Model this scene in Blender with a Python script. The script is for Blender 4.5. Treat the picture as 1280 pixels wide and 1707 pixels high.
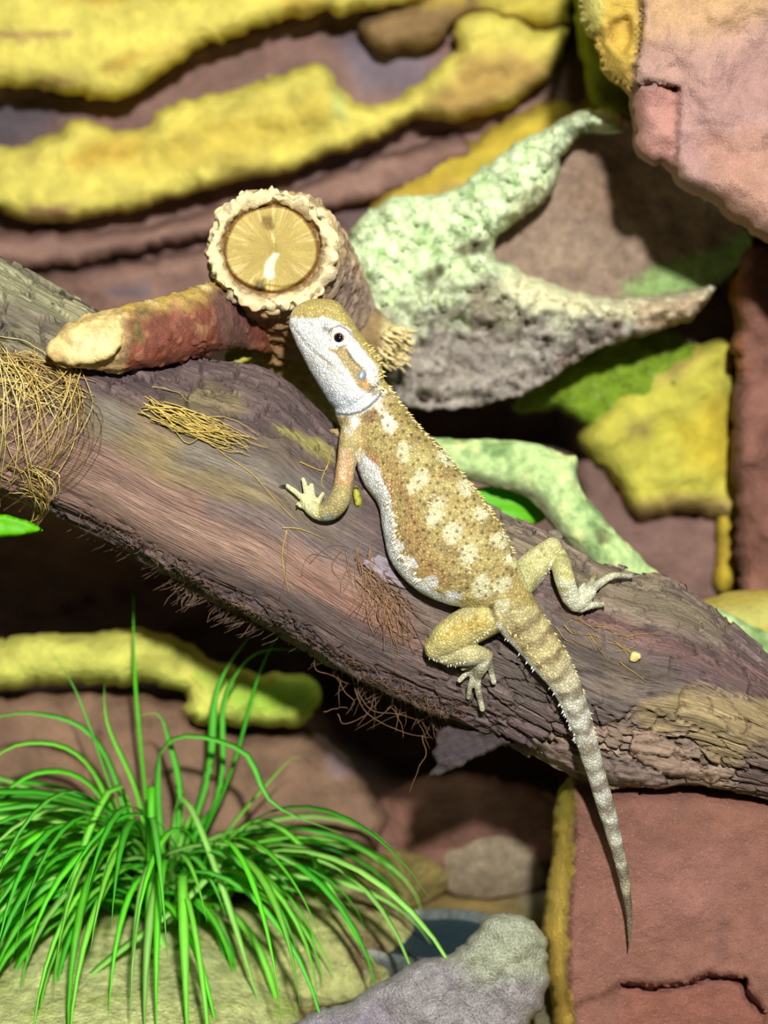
import bpy, bmesh, math, random
import numpy as np
from mathutils import Vector, Matrix
from mathutils.bvhtree import BVHTree
from mathutils.geometry import delaunay_2d_cdt

for o in list(bpy.data.objects):
    bpy.data.objects.remove(o)
scene = bpy.context.scene
COL = scene.collection
random.seed(7)
RNG = np.random.default_rng(7)

# ------------------------------------------------------------------ camera
# Everything is laid out in centimetres and stored in metres (S).
S = 0.01
FPX, DIST, TH, CAMZ = 3000.0, 60.0, math.radians(18), 36.7
CT, ST = math.cos(TH), math.sin(TH)
cam_d = bpy.data.cameras.new('camera')
cam = bpy.data.objects.new('camera', cam_d)
COL.objects.link(cam)
cam.location = (0, 0, CAMZ * S)
cam.rotation_euler = (math.pi / 2 - TH, 0, 0)
cam_d.sensor_fit = 'VERTICAL'
cam_d.sensor_height = 36.0
cam_d.sensor_width = 27.0
cam_d.lens = 36.0 * FPX / 1707.0
cam_d.clip_start = 0.02
cam_d.clip_end = 20
cam_d.dof.use_dof = True
cam_d.dof.focus_distance = 0.573
cam_d.dof.aperture_fstop = 6.4
scene.camera = cam

# ------------------------------------------------------------------ world, lights, exposure
world = bpy.data.worlds.new('world')
scene.world = world
world.use_nodes = True
bg = world.node_tree.nodes['Background']
bg.inputs[0].default_value = (0.92, 1.0, 0.86, 1)
bg.inputs[1].default_value = 0.045

def area_light(name, loc, target, size, power, color):
    d = bpy.data.lights.new(name, 'AREA')
    d.shape = 'DISK'
    d.size = size * S
    d.energy = power
    d.color = color
    o = bpy.data.objects.new(name, d)
    COL.objects.link(o)
    o.location = Vector(loc) * S
    o.rotation_euler = (Vector(target) - Vector(loc)).to_track_quat('-Z', 'Y').to_euler()
    return o

# flash above and a little right of the lens, and the terrarium lamp overhead
area_light('flash', (7, -14, 67), (0, 57, 17), 4.0, 10.8, (1.0, 0.985, 0.955))
area_light('terrarium_lamp', (10, 40, 80), (2, 64, 16), 10, 1.0, (0.93, 1.0, 0.80))

vs = scene.view_settings
vs.view_transform = 'Standard'
vs.look = 'None'
vs.gamma = 1.0
vs.exposure = 0.22
vs.use_curve_mapping = False

# ------------------------------------------------------------------ helpers
def W(px, py, d):
    """pixel of the frame and depth d (cm behind the focus plane) -> world cm"""
    px = np.asarray(px, float); py = np.asarray(py, float); d = np.asarray(d, float)
    r = DIST + d
    x = (px - 640.0) * r / FPX
    y = -(py - 853.5) * r / FPX
    return np.stack(np.broadcast_arrays(x, r * CT + y * ST, CAMZ - r * ST + y * CT), -1)

def proj(p):
    p = np.asarray(p, float)
    zz = p[..., 2] - CAMZ
    r = p[..., 1] * CT - zz * ST
    y = p[..., 1] * ST + zz * CT
    return p[..., 0] * FPX / r + 640.0, 853.5 - y * FPX / r, r - DIST

VIEW = np.array([0, CT, -ST])

def lin(*c):
    if len(c) == 1: c = c[0]
    a = np.array(c, float) / 255.0
    return np.where(a <= 0.04045, a / 12.92, ((a + 0.055) / 1.055) ** 2.4)

def _hash(ix, iy, iz, seed):
    with np.errstate(over='ignore'):
        h = (ix.astype(np.uint32) * np.uint32(374761393) + iy.astype(np.uint32) * np.uint32(668265263)
             + iz.astype(np.uint32) * np.uint32(2246822519) + np.uint32(seed * 97 + 13))
        h = (h ^ (h >> np.uint32(13))) * np.uint32(1274126177)
        h = h ^ (h >> np.uint32(16))
    return h.astype(np.float64) / 4294967295.0

def vnoise(p, seed=0):
    p = np.asarray(p, float)
    i = np.floor(p).astype(np.int64); f = p - i
    u = f * f * (3 - 2 * f)
    i = i & 0xffff
    out = 0
    for dx in (0, 1):
        wx = u[..., 0] if dx else 1 - u[..., 0]
        for dy in (0, 1):
            wy = u[..., 1] if dy else 1 - u[..., 1]
            for dz in (0, 1):
                wz = u[..., 2] if dz else 1 - u[..., 2]
                out = out + wx * wy * wz * _hash(i[..., 0] + dx, i[..., 1] + dy, i[..., 2] + dz, seed)
    return out * 2 - 1

def fbm(p, octaves=4, seed=0, gain=0.5):
    p = np.asarray(p, float)
    s = 0; a = 1.0; t = 0
    for k in range(octaves):
        s = s + a * vnoise(p * (2.03 ** k) + 17.1 * k, seed + k); t += a; a *= gain
    return s / t

def p3(x, y, z=0.0):
    return np.stack(np.broadcast_arrays(np.asarray(x, float), np.asarray(y, float), np.asarray(z, float)), -1)

def cr(pts, n, closed=False):
    """Catmull-Rom through rows of pts -> n rows"""
    P = np.asarray(pts, float); m = len(P)
    if closed:
        t = np.linspace(0, m, n, endpoint=False)
    else:
        t = np.linspace(0, m - 1, n)
    i = np.floor(t).astype(int)
    if not closed: i = np.minimum(i, m - 2)
    f = (t - i)[:, None]
    g = (lambda k: P[(i + k) % m]) if closed else (lambda k: P[np.clip(i + k, 0, m - 1)])
    a, b, c, d = g(-1), g(0), g(1), g(2)
    return 0.5 * (2 * b + (c - a) * f + (2 * a - 5 * b + 4 * c - d) * f ** 2 + (3 * b - a - 3 * c + d) * f ** 3)

def crs(pts, n):
    """Catmull-Rom resampled evenly along its length (first 2 columns measured)"""
    q = cr(pts, max(n * 3, 60))
    L = np.concatenate([[0], np.cumsum(np.linalg.norm(np.diff(q[:, :2], axis=0), axis=1))])
    t = np.linspace(0, L[-1], n)
    return np.stack([np.interp(t, L, q[:, k]) for k in range(q.shape[1])], -1)

def sdf(px, py, poly, limit=None):
    """signed distance in px, negative inside"""
    poly = np.asarray(poly, float)
    px = np.asarray(px, float).ravel(); py = np.asarray(py, float).ravel()
    out = np.full(px.shape, 1e6)
    if limit is not None:
        lo = poly.min(0) - limit; hi = poly.max(0) + limit
        sel = (px > lo[0]) & (px < hi[0]) & (py > lo[1]) & (py < hi[1])
    else:
        sel = np.ones(px.shape, bool)
    x = px[sel]; y = py[sel]
    if len(x) == 0: return out
    d2 = np.full(x.shape, 1e18); ins = np.zeros(x.shape, bool)
    n = len(poly)
    for k in range(n):
        ax, ay = poly[k]; bx, by = poly[(k + 1) % n]
        ex, ey = bx - ax, by - ay
        L = ex * ex + ey * ey + 1e-12
        t = np.clip(((x - ax) * ex + (y - ay) * ey) / L, 0, 1)
        d2 = np.minimum(d2, (x - ax - t * ex) ** 2 + (y - ay - t * ey) ** 2)
        if ay != by:
            c = ((ay > y) != (by > y)) & (x < (bx - ax) * (y - ay) / (by - ay) + ax)
            ins ^= c
    out[sel] = np.where(ins, -np.sqrt(d2), np.sqrt(d2))
    return out

def lined(px, py, line, limit=60):
    """distance in px to an open polyline"""
    line = np.asarray(line, float)
    px = np.asarray(px, float).ravel(); py = np.asarray(py, float).ravel()
    lo = line.min(0) - limit; hi = line.max(0) + limit
    sel = (px > lo[0]) & (px < hi[0]) & (py > lo[1]) & (py < hi[1])
    out = np.full(px.shape, 1e6)
    x = px[sel]; y = py[sel]
    d2 = np.full(x.shape, 1e18)
    for k in range(len(line) - 1):
        ax, ay = line[k]; ex, ey = line[k + 1] - line[k]
        t = np.clip(((x - ax) * ex + (y - ay) * ey) / (ex * ex + ey * ey + 1e-12), 0, 1)
        d2 = np.minimum(d2, (x - ax - t * ex) ** 2 + (y - ay - t * ey) ** 2)
    out[sel] = np.sqrt(d2)
    return out

def sstep(a, b, x):
    t = np.clip((x - a) / (b - a), 0, 1)
    return t * t * (3 - 2 * t)

def paint(col, px, py, layers, seed=0):
    """layers: (poly, rgb, soft_px, ragged_px[, strength]); mixes rgb into col"""
    for k, L in enumerate(layers):
        poly, rgb, soft, rag = L[:4]
        st = L[4] if len(L) > 4 else 1.0
        s = sdf(px, py, poly, soft + rag + 5)
        m = s < 1e5
        if not m.any(): continue
        s[m] += rag * fbm(p3(px[m] / (rag * 2.2 + 4), py[m] / (rag * 2.2 + 4), k * 3.3), 3, seed + k)
        a = (1 - sstep(-soft, soft, s))[:, None] * st
        col[:] = col * (1 - a) + np.asarray(rgb) * a
    return col

def new_mesh(name, verts, faces, col=None, uv=None, smooth=True):
    me = bpy.data.meshes.new(name)
    v = np.asarray(verts, float) * S
    if isinstance(faces, np.ndarray):
        k = faces.shape[1]; nf = len(faces)
        me.vertices.add(len(v)); me.vertices.foreach_set('co', v.astype(np.float32).ravel())
        me.loops.add(nf * k); me.loops.foreach_set('vertex_index', faces.astype(np.int32).ravel())
        me.polygons.add(nf)
        me.polygons.foreach_set('loop_start', np.arange(0, nf * k, k, dtype=np.int32))
        me.update(calc_edges=True)
    else:
        me.from_pydata(v.tolist(), [], faces)
    if col is not None: set_col(me, col)
    if uv is not None:
        a = me.attributes.new('surf', 'FLOAT_VECTOR', 'POINT')
        a.data.foreach_set('vector', np.asarray(uv, np.float32).ravel())
    if smooth:
        me.polygons.foreach_set('use_smooth', np.ones(len(me.polygons), bool))
    me.validate(); me.update()
    return me

def set_col(me, col):
    a = me.attributes.new('Col', 'FLOAT_COLOR', 'POINT')
    c = np.ones((len(me.vertices), 4), np.float32)
    c[:, :3] = np.clip(col, 0, 1)
    a.data.foreach_set('color', c.ravel())

def obj(name, me, mat=None, parent=None):
    o = bpy.data.objects.new(name, me)
    COL.objects.link(o)
    if me is not None and mat is not None and not me.materials: me.materials.append(mat)
    if parent is not None:
        o.parent = parent
        # meshes are stored in world coordinates; cancel the parents' offset
        off = Vector((0, 0, 0)); p = parent
        while p is not None:
            off += p.location; p = p.parent
        o.location = -off
    return o

def tag(o, label=None, cat=None, group=None, kind=None):
    if label: o['label'] = label
    if cat: o['category'] = cat
    if group: o['group'] = group
    if kind: o['kind'] = kind
    return o

def thing(name, loc_cm, label, cat, group=None):
    o = bpy.data.objects.new(name, None)
    COL.objects.link(o)
    o.empty_display_size = 0.01
    o.location = Vector(loc_cm) * S
    return tag(o, label, cat, group)

def recenter(o):
    """move the origin of a single-mesh thing to its base"""
    me = o.data
    n = len(me.vertices); v = np.empty(n * 3, np.float32)
    me.vertices.foreach_get('co', v); v = v.reshape(-1, 3)
    c = np.array([v[:, 0].mean(), v[:, 1].mean(), v[:, 2].min()], np.float32)
    me.vertices.foreach_set('co', (v - c).ravel()); me.update()
    o.location = Vector(c.tolist()) + o.location
    return o

# ------------------------------------------------------------------ materials
def M(name, rough=0.8, spec=0.3, var=0.35, vscale=2.0, bump=0.5, bscale=8.0, bdist=0.05,
      voro=0.0, voro_scale=8.0, stretch=None, fine=0.0, fine_scale=40.0, sss=0.0, rgb=None, trans=0.0, speck=0.0, vdark=0.0,
      speck_col=(0.9, 0.88, 0.85), vcell=0.0):
    """procedural material: vertex colour * noise variation, noise / voronoi bump (scales per cm)"""
    m = bpy.data.materials.new(name); m.use_nodes = True
    nt = m.node_tree; N = nt.nodes; Lk = nt.links
    b = N['Principled BSDF']
    b.inputs['Roughness'].default_value = rough
    b.inputs['Specular IOR Level'].default_value = spec
    if stretch:
        at = N.new('ShaderNodeAttribute'); at.attribute_name = 'surf'; src = at.outputs['Vector']
        mp = N.new('ShaderNodeMapping'); mp.inputs['Scale'].default_value = stretch
        Lk.new(src, mp.inputs[0]); co = mp.outputs[0]
    else:
        tc = N.new('ShaderNodeTexCoord')
        mp = N.new('ShaderNodeMapping'); mp.inputs['Scale'].default_value = (100, 100, 100)
        Lk.new(tc.outputs['Object'], mp.inputs[0]); co = mp.outputs[0]
    if rgb is None:
        ca = N.new('ShaderNodeAttribute'); ca.attribute_name = 'Col'; base = ca.outputs['Color']
    else:
        cn = N.new('ShaderNodeRGB'); cn.outputs[0].default_value = (*rgb, 1); base = cn.outputs[0]
    def noise(scale, detail=5, rough_=0.6):
        n = N.new('ShaderNodeTexNoise'); n.inputs['Scale'].default_value = scale
        n.inputs['Detail'].default_value = detail; n.inputs['Roughness'].default_value = rough_
        Lk.new(co, n.inputs['Vector']); return n.outputs['Fac']
    def math_(op, a, b_=None, v=None):
        n = N.new('ShaderNodeMath'); n.operation = op
        Lk.new(a, n.inputs[0])
        if b_ is not None: Lk.new(b_, n.inputs[1])
        if v is not None: n.inputs[1].default_value = v
        return n.outputs[0]
    def scale_col(c, f):
        n = N.new('ShaderNodeVectorMath'); n.operation = 'SCALE'
        Lk.new(c, n.inputs[0]); Lk.new(f, n.inputs['Scale']); return n.outputs[0]
    f = noise(vscale)
    mr = N.new('ShaderNodeMapRange')
    mr.inputs['From Min'].default_value = 0.25; mr.inputs['From Max'].default_value = 0.75
    mr.inputs['To Min'].default_value = 1 - var; mr.inputs['To Max'].default_value = 1 + var
    Lk.new(f, mr.inputs['Value'])
    c = scale_col(base, mr.outputs[0])
    h = None
    if voro:
        v = N.new('ShaderNodeTexVoronoi'); v.feature = 'DISTANCE_TO_EDGE'; v.inputs['Scale'].default_value = voro_scale
        Lk.new(co, v.inputs['Vector'])
        r2 = N.new('ShaderNodeMapRange'); r2.inputs['From Max'].default_value = 0.28
        r2.interpolation_type = 'SMOOTHSTEP'
        Lk.new(v.outputs['Distance'], r2.inputs['Value'])
        if vdark:
            r3 = N.new('ShaderNodeMapRange'); r3.inputs['From Max'].default_value = 0.14
            r3.inputs['To Min'].default_value = 1 - vdark; r3.inputs['To Max'].default_value = 1.0
            Lk.new(v.outputs['Distance'], r3.inputs['Value'])
            c = scale_col(c, r3.outputs[0])
        h = math_('MULTIPLY', r2.outputs[0], v=voro)
        if vcell:
            v2 = N.new('ShaderNodeTexVoronoi'); v2.inputs['Scale'].default_value = voro_scale
            Lk.new(co, v2.inputs['Vector'])
            sx = N.new('ShaderNodeSeparateColor'); Lk.new(v2.outputs['Color'], sx.inputs[0])
            r4 = N.new('ShaderNodeMapRange'); r4.inputs['To Min'].default_value = 1 - vcell; r4.inputs['To Max'].default_value = 1 + vcell * .7
            Lk.new(sx.outputs[0], r4.inputs['Value']); c = scale_col(c, r4.outputs[0])
    if bump:
        n1 = math_('MULTIPLY', noise(bscale, 6, 0.65), v=1.0)
        h = n1 if h is None else math_('ADD', h, n1)
    if fine:
        n2 = noise(fine_scale, 3, 0.7)
        n2s = math_('MULTIPLY', n2, v=fine)
        h = n2s if h is None else math_('ADD', h, n2s)
        mr3 = N.new('ShaderNodeMapRange')
        mr3.inputs['From Min'].default_value = 0.3; mr3.inputs['From Max'].default_value = 0.7
        mr3.inputs['To Min'].default_value = 1 - 0.5 * fine; mr3.inputs['To Max'].default_value = 1 + 0.35 * fine
        Lk.new(n2, mr3.inputs['Value'])
        c = scale_col(c, mr3.outputs[0])
    if speck:
        ns = noise(fine_scale * 0.8, 1, 0.4)
        rs = N.new('ShaderNodeMapRange'); rs.inputs['From Min'].default_value = 0.70; rs.inputs['From Max'].default_value = 0.76
        rs.inputs['To Max'].default_value = speck
        Lk.new(ns, rs.inputs['Value'])
        mx = N.new('ShaderNodeMix'); mx.data_type = 'RGBA'
        Lk.new(rs.outputs[0], mx.inputs['Factor']); Lk.new(c, mx.inputs['A']); mx.inputs['B'].default_value = (*speck_col, 1)
        c = mx.outputs['Result']
    Lk.new(c, b.inputs['Base Color'])
    if h is not None:
        bp = N.new('ShaderNodeBump'); bp.inputs['Strength'].default_value = max(bump, 0.4 if voro else bump)
        bp.inputs['Distance'].default_value = bdist * S
        Lk.new(h, bp.inputs['Height']); Lk.new(bp.outputs[0], b.inputs['Normal'])
    if sss:
        b.inputs['Subsurface Weight'].default_value = sss
        b.inputs['Subsurface Radius'].default_value = (0.002, 0.0015, 0.001)
    if trans:
        tr = N.new('ShaderNodeBsdfTranslucent'); Lk.new(c, tr.inputs['Color'])
        mxs = N.new('ShaderNodeMixShader'); mxs.inputs[0].default_value = trans
        Lk.new(b.outputs[0], mxs.inputs[1]); Lk.new(tr.outputs[0], mxs.inputs[2])
        Lk.new(mxs.outputs[0], N['Material Output'].inputs['Surface'])
    return m

MAT = dict(
    wall=M('rock_wall', 0.8, 0.3, var=0.38, vscale=0.6, bump=0.9, bscale=1.8, bdist=0.3),
    ledge=M('yellow_ledge', 0.8, 0.25, var=0.30, vscale=0.9, bump=0.9, bscale=2.5, bdist=0.22),
    sandstone=M('sandstone', 0.72, 0.35, var=0.20, vscale=1.2, bump=0.9, bscale=3.5, bdist=0.16, fine=0.45, fine_scale=22, speck=0.22),
    stone=M('grey_stone', 0.8, 0.35, var=0.38, vscale=2.2, bump=1.0, bscale=4, bdist=0.22, fine=0.8, fine_scale=13, speck=0.6),
    moss=M('mossy_stone', 0.9, 0.15, var=0.45, vscale=1.8, bump=1.0, bscale=3.2, bdist=0.45, fine=.3, fine_scale=9, speck=.5),
    cork=M('cork_bark', 0.85, 0.2, var=0.35, vscale=2.2, bump=0.9, bscale=3.0, bdist=0.22, fine=0.35, fine_scale=9),
    stump=M('lumpy_bark', 0.75, 0.3, var=0.35, vscale=3.0, bump=0.8, bscale=7, bdist=0.09, fine=0.3, fine_scale=22),
    redbark=M('red_bark', 0.42, 0.5, var=0.5, vscale=3.0, bump=0.8, bscale=6, bdist=0.10, fine=0.5, fine_scale=18),
    cut=M('cut_wood', 0.75, 0.25, var=0.18, vscale=0.25, bump=0.7, bscale=1.6, bdist=0.03, stretch=(9.0, 9.0, 7.0), fine=0.35, fine_scale=2.6),
    log=M('drift_wood', 0.68, 0.34, var=0.30, vscale=1.0, bump=1.0, bscale=1.8, bdist=0.10, stretch=(0.30, 4.2, 1.0), fine=0.75, fine_scale=3.6),
    flake=M('bark_flake', 0.75, 0.3, var=0.3, vscale=1.0, bump=0.85, bscale=1.6, bdist=0.07, stretch=(0.5, 5.0, 1.0), fine=0.45, fine_scale=3.0),
    branch=M('lichen_branch', 0.85, 0.2, var=0.35, vscale=3.0, bump=0.7, bscale=4, bdist=0.1),
    lizard=M('lizard_skin', 0.55, 0.35, var=0.10, vscale=3.0, bump=0.5, bscale=14, bdist=0.045, voro=0.9, voro_scale=9.5, vdark=0.42, vcell=0.22, sss=0.03),
    spine=M('scale_spines', 0.55, 0.3, var=0.1, bump=0.0),
    claw=M('claw_horn', 0.3, 0.5, var=0.1, bump=0.0, rgb=lin(50, 42, 34)),
    fibre=M('dry_fibre', 0.6, 0.3, var=0.2, vscale=3, bump=0.0),
    blade=M('grass_blade', 0.45, 0.4, var=0.12, vscale=0.8, bump=0.0, trans=0.45),
    leaf=M('green_leaf', 0.5, 0.3, var=0.1, vscale=0.8, bump=0.2, bscale=3, rgb=lin(110, 205, 15), trans=0.3),
    olive_leaf=M('olive_leaf', 0.5, 0.3, var=0.25, vscale=2, bump=0.2, bscale=3, rgb=lin(176, 172, 60), trans=0.2),
    sand=M('sandy_ground', 0.9, 0.15, var=0.35, vscale=0.7, bump=0.8, bscale=3, bdist=0.2, fine=0.4, fine_scale=9),
    eye=M('eye_surface', 0.06, 0.6, var=0.0, bump=0.0),
    ear=M('ear_drum', 0.35, 0.5, var=0.1, bump=0.0, rgb=lin(118, 122, 132)),
    water=None,
)
wm = bpy.data.materials.new('still_water'); wm.use_nodes = True
wb = wm.node_tree.nodes['Principled BSDF']
wb.inputs['Base Color'].default_value = (*lin(62, 84, 92), 1)
wb.inputs['Roughness'].default_value = 0.04
wb.inputs['Transmission Weight'].default_value = 0.6
wb.inputs['IOR'].default_value = 1.33
_n = wm.node_tree.nodes.new('ShaderNodeTexNoise'); _n.inputs['Scale'].default_value = 120
_b = wm.node_tree.nodes.new('ShaderNodeBump'); _b.inputs['Strength'].default_value = 0.15; _b.inputs['Distance'].default_value = 0.001
wm.node_tree.links.new(_n.outputs['Fac'], _b.inputs['Height']); wm.node_tree.links.new(_b.outputs[0], wb.inputs['Normal'])
MAT['water'] = wm

# ------------------------------------------------------------------ shape builders
def ragged(outline, step, amp, seed):
    """resample a closed outline every `step` px and roughen it by `amp` px"""
    P = np.asarray(outline, float)
    pts = []
    n = len(P)
    for k in range(n):
        a, b = P[k], P[(k + 1) % n]
        m = max(1, int(round(np.linalg.norm(b - a) / step)))
        for j in range(m):
            pts.append(a + (b - a) * j / m)
    q = np.array(pts)
    # light smoothing, then noise
    for _ in range(2):
        q = 0.5 * q + 0.25 * (np.roll(q, 1, 0) + np.roll(q, -1, 0))
    if amp:
        q[:, 0] += amp * fbm(p3(q[:, 0] / 34, q[:, 1] / 34, seed), 4, seed, 0.6)
        q[:, 1] += amp * fbm(p3(q[:, 0] / 34, q[:, 1] / 34, seed + 9.5), 4, seed + 5, 0.6)
        fa = min(amp * .5, step * .45)
        q += fa * np.stack([fbm(p3(q[:, 0] / 11, q[:, 1] / 11, seed + 3.5), 2, seed + 7), fbm(p3(q[:, 0] / 11, q[:, 1] / 11, seed + 5.5), 2, seed + 8)], -1) * 2
    return q

def slab(name, outline, d, thick, edge, mat, base, layers=(), step=14, rag=6, lump=0.3, lscale=0.5, seed=1, steps=(),
         back=None, hfun=None, parent=None, octv=4, dfun=None, cracks=(), backmul=1.0, colfun=None, pow_=None):
    """A rock-like solid from an outline: rim at depth d, front bulging `thick` cm to the lens, back bulging `back`."""
    bedded = parent is not None and parent.name.startswith('wall')
    if pow_ is None: pow_ = 0.30 if bedded else 0.5
    q = ragged(outline, step, rag * (1.4 if bedded else 1), seed)
    lo = q.min(0); hi = q.max(0)
    gx, gy = np.meshgrid(np.arange(lo[0], hi[0], step), np.arange(lo[1], hi[1], step * 0.87))
    gx = gx + (np.arange(gx.shape[0]) % 2)[:, None] * step * 0.5
    gx = gx.ravel(); gy = gy.ravel()
    rs = np.random.default_rng(seed)
    gx = gx + rs.uniform(-.2, .2, gx.shape) * step; gy = gy + rs.uniform(-.2, .2, gy.shape) * step
    ds = sdf(gx, gy, q)
    keep = ds < -0.55 * step
    pts = np.concatenate([q, np.stack([gx[keep], gy[keep]], -1)])
    nb = len(q)
    res = delaunay_2d_cdt([Vector(p) for p in pts.tolist()], [(i, (i + 1) % nb) for i in range(nb)], [], 1, 1e-5)
    vv = np.array([tuple(v) for v in res[0]]); tri = np.array([f for f in res[2] if len(f) == 3])
    dist = -sdf(vv[:, 0], vv[:, 1], q); dist = np.maximum(dist, 0)
    rim = dist < 1e-3
    # orient the front towards the lens (pixel y points down)
    a = vv[tri[:, 1]] - vv[tri[:, 0]]; b = vv[tri[:, 2]] - vv[tri[:, 0]]
    flip = (a[:, 0] * b[:, 1] - a[:, 1] * b[:, 0]) > 0
    tri[flip] = tri[flip][:, ::-1]
    pr = (1 - (1 - np.clip(dist / edge, 0, 1)) ** 2) ** pow_
    cmx, cmy = vv[:, 0] / 50.0, vv[:, 1] / 50.0
    h = thick * pr
    h = h + lump * fbm(p3(cmx * lscale, cmy * lscale, seed * 1.7), octv, seed) * np.clip(dist / (edge * 0.5), 0, 1)
    if bedded:
        tb = p3((vv[:, 0] + .2 * vv[:, 1]) / 210, (vv[:, 1] + .22 * vv[:, 0]) / 26, seed)
        h = h + (.30 * fbm(tb, 4, seed + 60) + .22 * fbm(p3(cmx * 1.3, cmy * 1.3, seed), 4, seed + 61)) * np.clip(dist / 14, 0, 1)
    for k, st in enumerate(steps):
        poly, dh, soft = st[:3]
        s = sdf(vv[:, 0], vv[:, 1], poly, 60)
        s = s + 4 * fbm(p3(vv[:, 0] / 18, vv[:, 1] / 18, k), 3, seed + k)
        h = h + dh * (1 - sstep(-soft, soft, s)) * np.clip(dist / 8, 0, 1)
    crk = np.zeros(len(vv))
    for k, (line, wd, dp) in enumerate(cracks):
        s = lined(vv[:, 0], vv[:, 1], line) + 2.0 * fbm(p3(vv[:, 0] / 12, vv[:, 1] / 12, k), 2, seed + 3 * k)
        c = (1 - sstep(wd * 0.3, wd, s)); crk = np.maximum(crk, c); h = h - dp * c
    if hfun is not None: h = h + hfun(vv[:, 0], vv[:, 1], dist)
    dd = d if dfun is None else dfun(vv[:, 0], vv[:, 1])
    front = W(vv[:, 0], vv[:, 1], dd - h)
    bk = thick if back is None else back
    inner = np.where(~rim)[0]
    bm_ = np.full(len(vv), -1); bm_[rim] = np.where(rim)[0]; bm_[inner] = len(vv) + np.arange(len(inner))
    hb = bk * (1 - (1 - np.clip(dist / edge, 0, 1)) ** 2) ** 0.5
    db = dd if np.isscalar(dd) else dd[inner]
    backv = W(vv[inner, 0], vv[inner, 1], db + hb[inner])
    verts = np.concatenate([front, backv])
    faces = np.concatenate([tri, bm_[tri][:, ::-1]])
    pxs = np.concatenate([vv[:, 0], vv[inner, 0]]); pys = np.concatenate([vv[:, 1], vv[inner, 1]])
    col = np.tile(np.asarray(base, float), (len(verts), 1))
    col *= (1 + 0.22 * fbm(verts * 0.35, 4, seed + 40))[:, None]
    if bedded:
        kk = (sstep(.12, .45, fbm(verts * np.array([.35, .6, .9]), 4, seed + 70)) * .55)[:, None]
        col = col * (1 - kk) + (col * np.array([.62, .56, .55]) + lin(70, 52, 40) * .25) * kk
    paint(col, pxs, pys, layers, seed)
    if colfun is not None: col = colfun(col, pxs, pys, verts)
    me = new_mesh(name, verts, faces, col)
    o = obj(name, me, mat, parent)
    return o

def rings_mesh(rings, caps=True, closed=True):
    """rings (N,M,3) -> verts, quad list (+ cap fans)"""
    N_, M_, _ = rings.shape
    verts = rings.reshape(-1, 3)
    i = np.arange(N_ - 1)[:, None] * M_; j = np.arange(M_)[None, :]; j2 = (j + 1) % M_
    f = np.stack([i + j, i + j2, i + M_ + j2, i + M_ + j], -1).reshape(-1, 4)
    faces = f.tolist()
    if caps:
        c0 = len(verts); verts = np.concatenate([verts, rings[0].mean(0)[None], rings[-1].mean(0)[None]])
        for k in range(M_):
            faces.append((c0, (k + 1) % M_, k))
            b = (N_ - 1) * M_
            faces.append((c0 + 1, b + k, b + (k + 1) % M_))
    return verts, faces

def frame_along(P):
    T = np.gradient(P, axis=0); T /= np.linalg.norm(T, axis=1)[:, None] + 1e-12
    n = np.cross(T[0], [0.3, 0.2, 0.9]); n /= np.linalg.norm(n)
    Ns = []
    for t in T:
        n = n - t * np.dot(n, t); n = n / (np.linalg.norm(n) + 1e-12); Ns.append(n)
    Ns = np.array(Ns)
    return T, Ns, np.cross(T, Ns)

def tube(P, R, m=12):
    """round tube through world points P with radii R -> rings with rounded ends"""
    P = np.asarray(P, float); R = np.broadcast_to(np.asarray(R, float), (len(P),))
    T, A, B = frame_along(P)
    ph = np.linspace(0, 2 * np.pi, m, endpoint=False)
    rings = P[:, None] + R[:, None, None] * (A[:, None] * np.cos(ph)[None, :, None] + B[:, None] * np.sin(ph)[None, :, None])
    def dome(c, t, a, b, r):
        out = []
        for e in (0.95, 0.75, 0.45):
            k = math.sqrt(1 - e * e)
            out.append(c + t * r * e + r * k * (a * np.cos(ph)[:, None] + b * np.sin(ph)[:, None]))
        return np.array(out)
    s = dome(P[0], -T[0], A[0], B[0], R[0]); e = dome(P[-1], T[-1], A[-1], B[-1], R[-1])[::-1]
    return np.concatenate([s, rings, e])

class Bag:
    """collects verts / faces / colours of several pieces into one mesh"""
    def __init__(s): s.v = []; s.f = []; s.c = []; s.n = 0
    def add(s, v, f, c=None):
        s.v.append(np.asarray(v, float)); s.f += [tuple(i + s.n for i in q) for q in f]
        s.c.append(np.broadcast_to(np.asarray((1, 1, 1) if c is None else c, float), (len(v), 3))); s.n += len(v)
    def mesh(s, name, smooth=True):
        return new_mesh(name, np.concatenate(s.v), s.f, np.concatenate(s.c), smooth=smooth)

def strand(bag, P, r, col, m=4, taper=0.4):
    P = np.asarray(P, float); n = len(P)
    R = r * np.linspace(1, taper, n)
    T, A, B = frame_along(P)
    ph = np.linspace(0, 2 * np.pi, m, endpoint=False)
    rings = P[:, None] + R[:, None, None] * (A[:, None] * np.cos(ph)[None, :, None] + B[:, None] * np.sin(ph)[None, :, None])
    v, f = rings_mesh(rings)
    bag.add(v, f, col)

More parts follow.
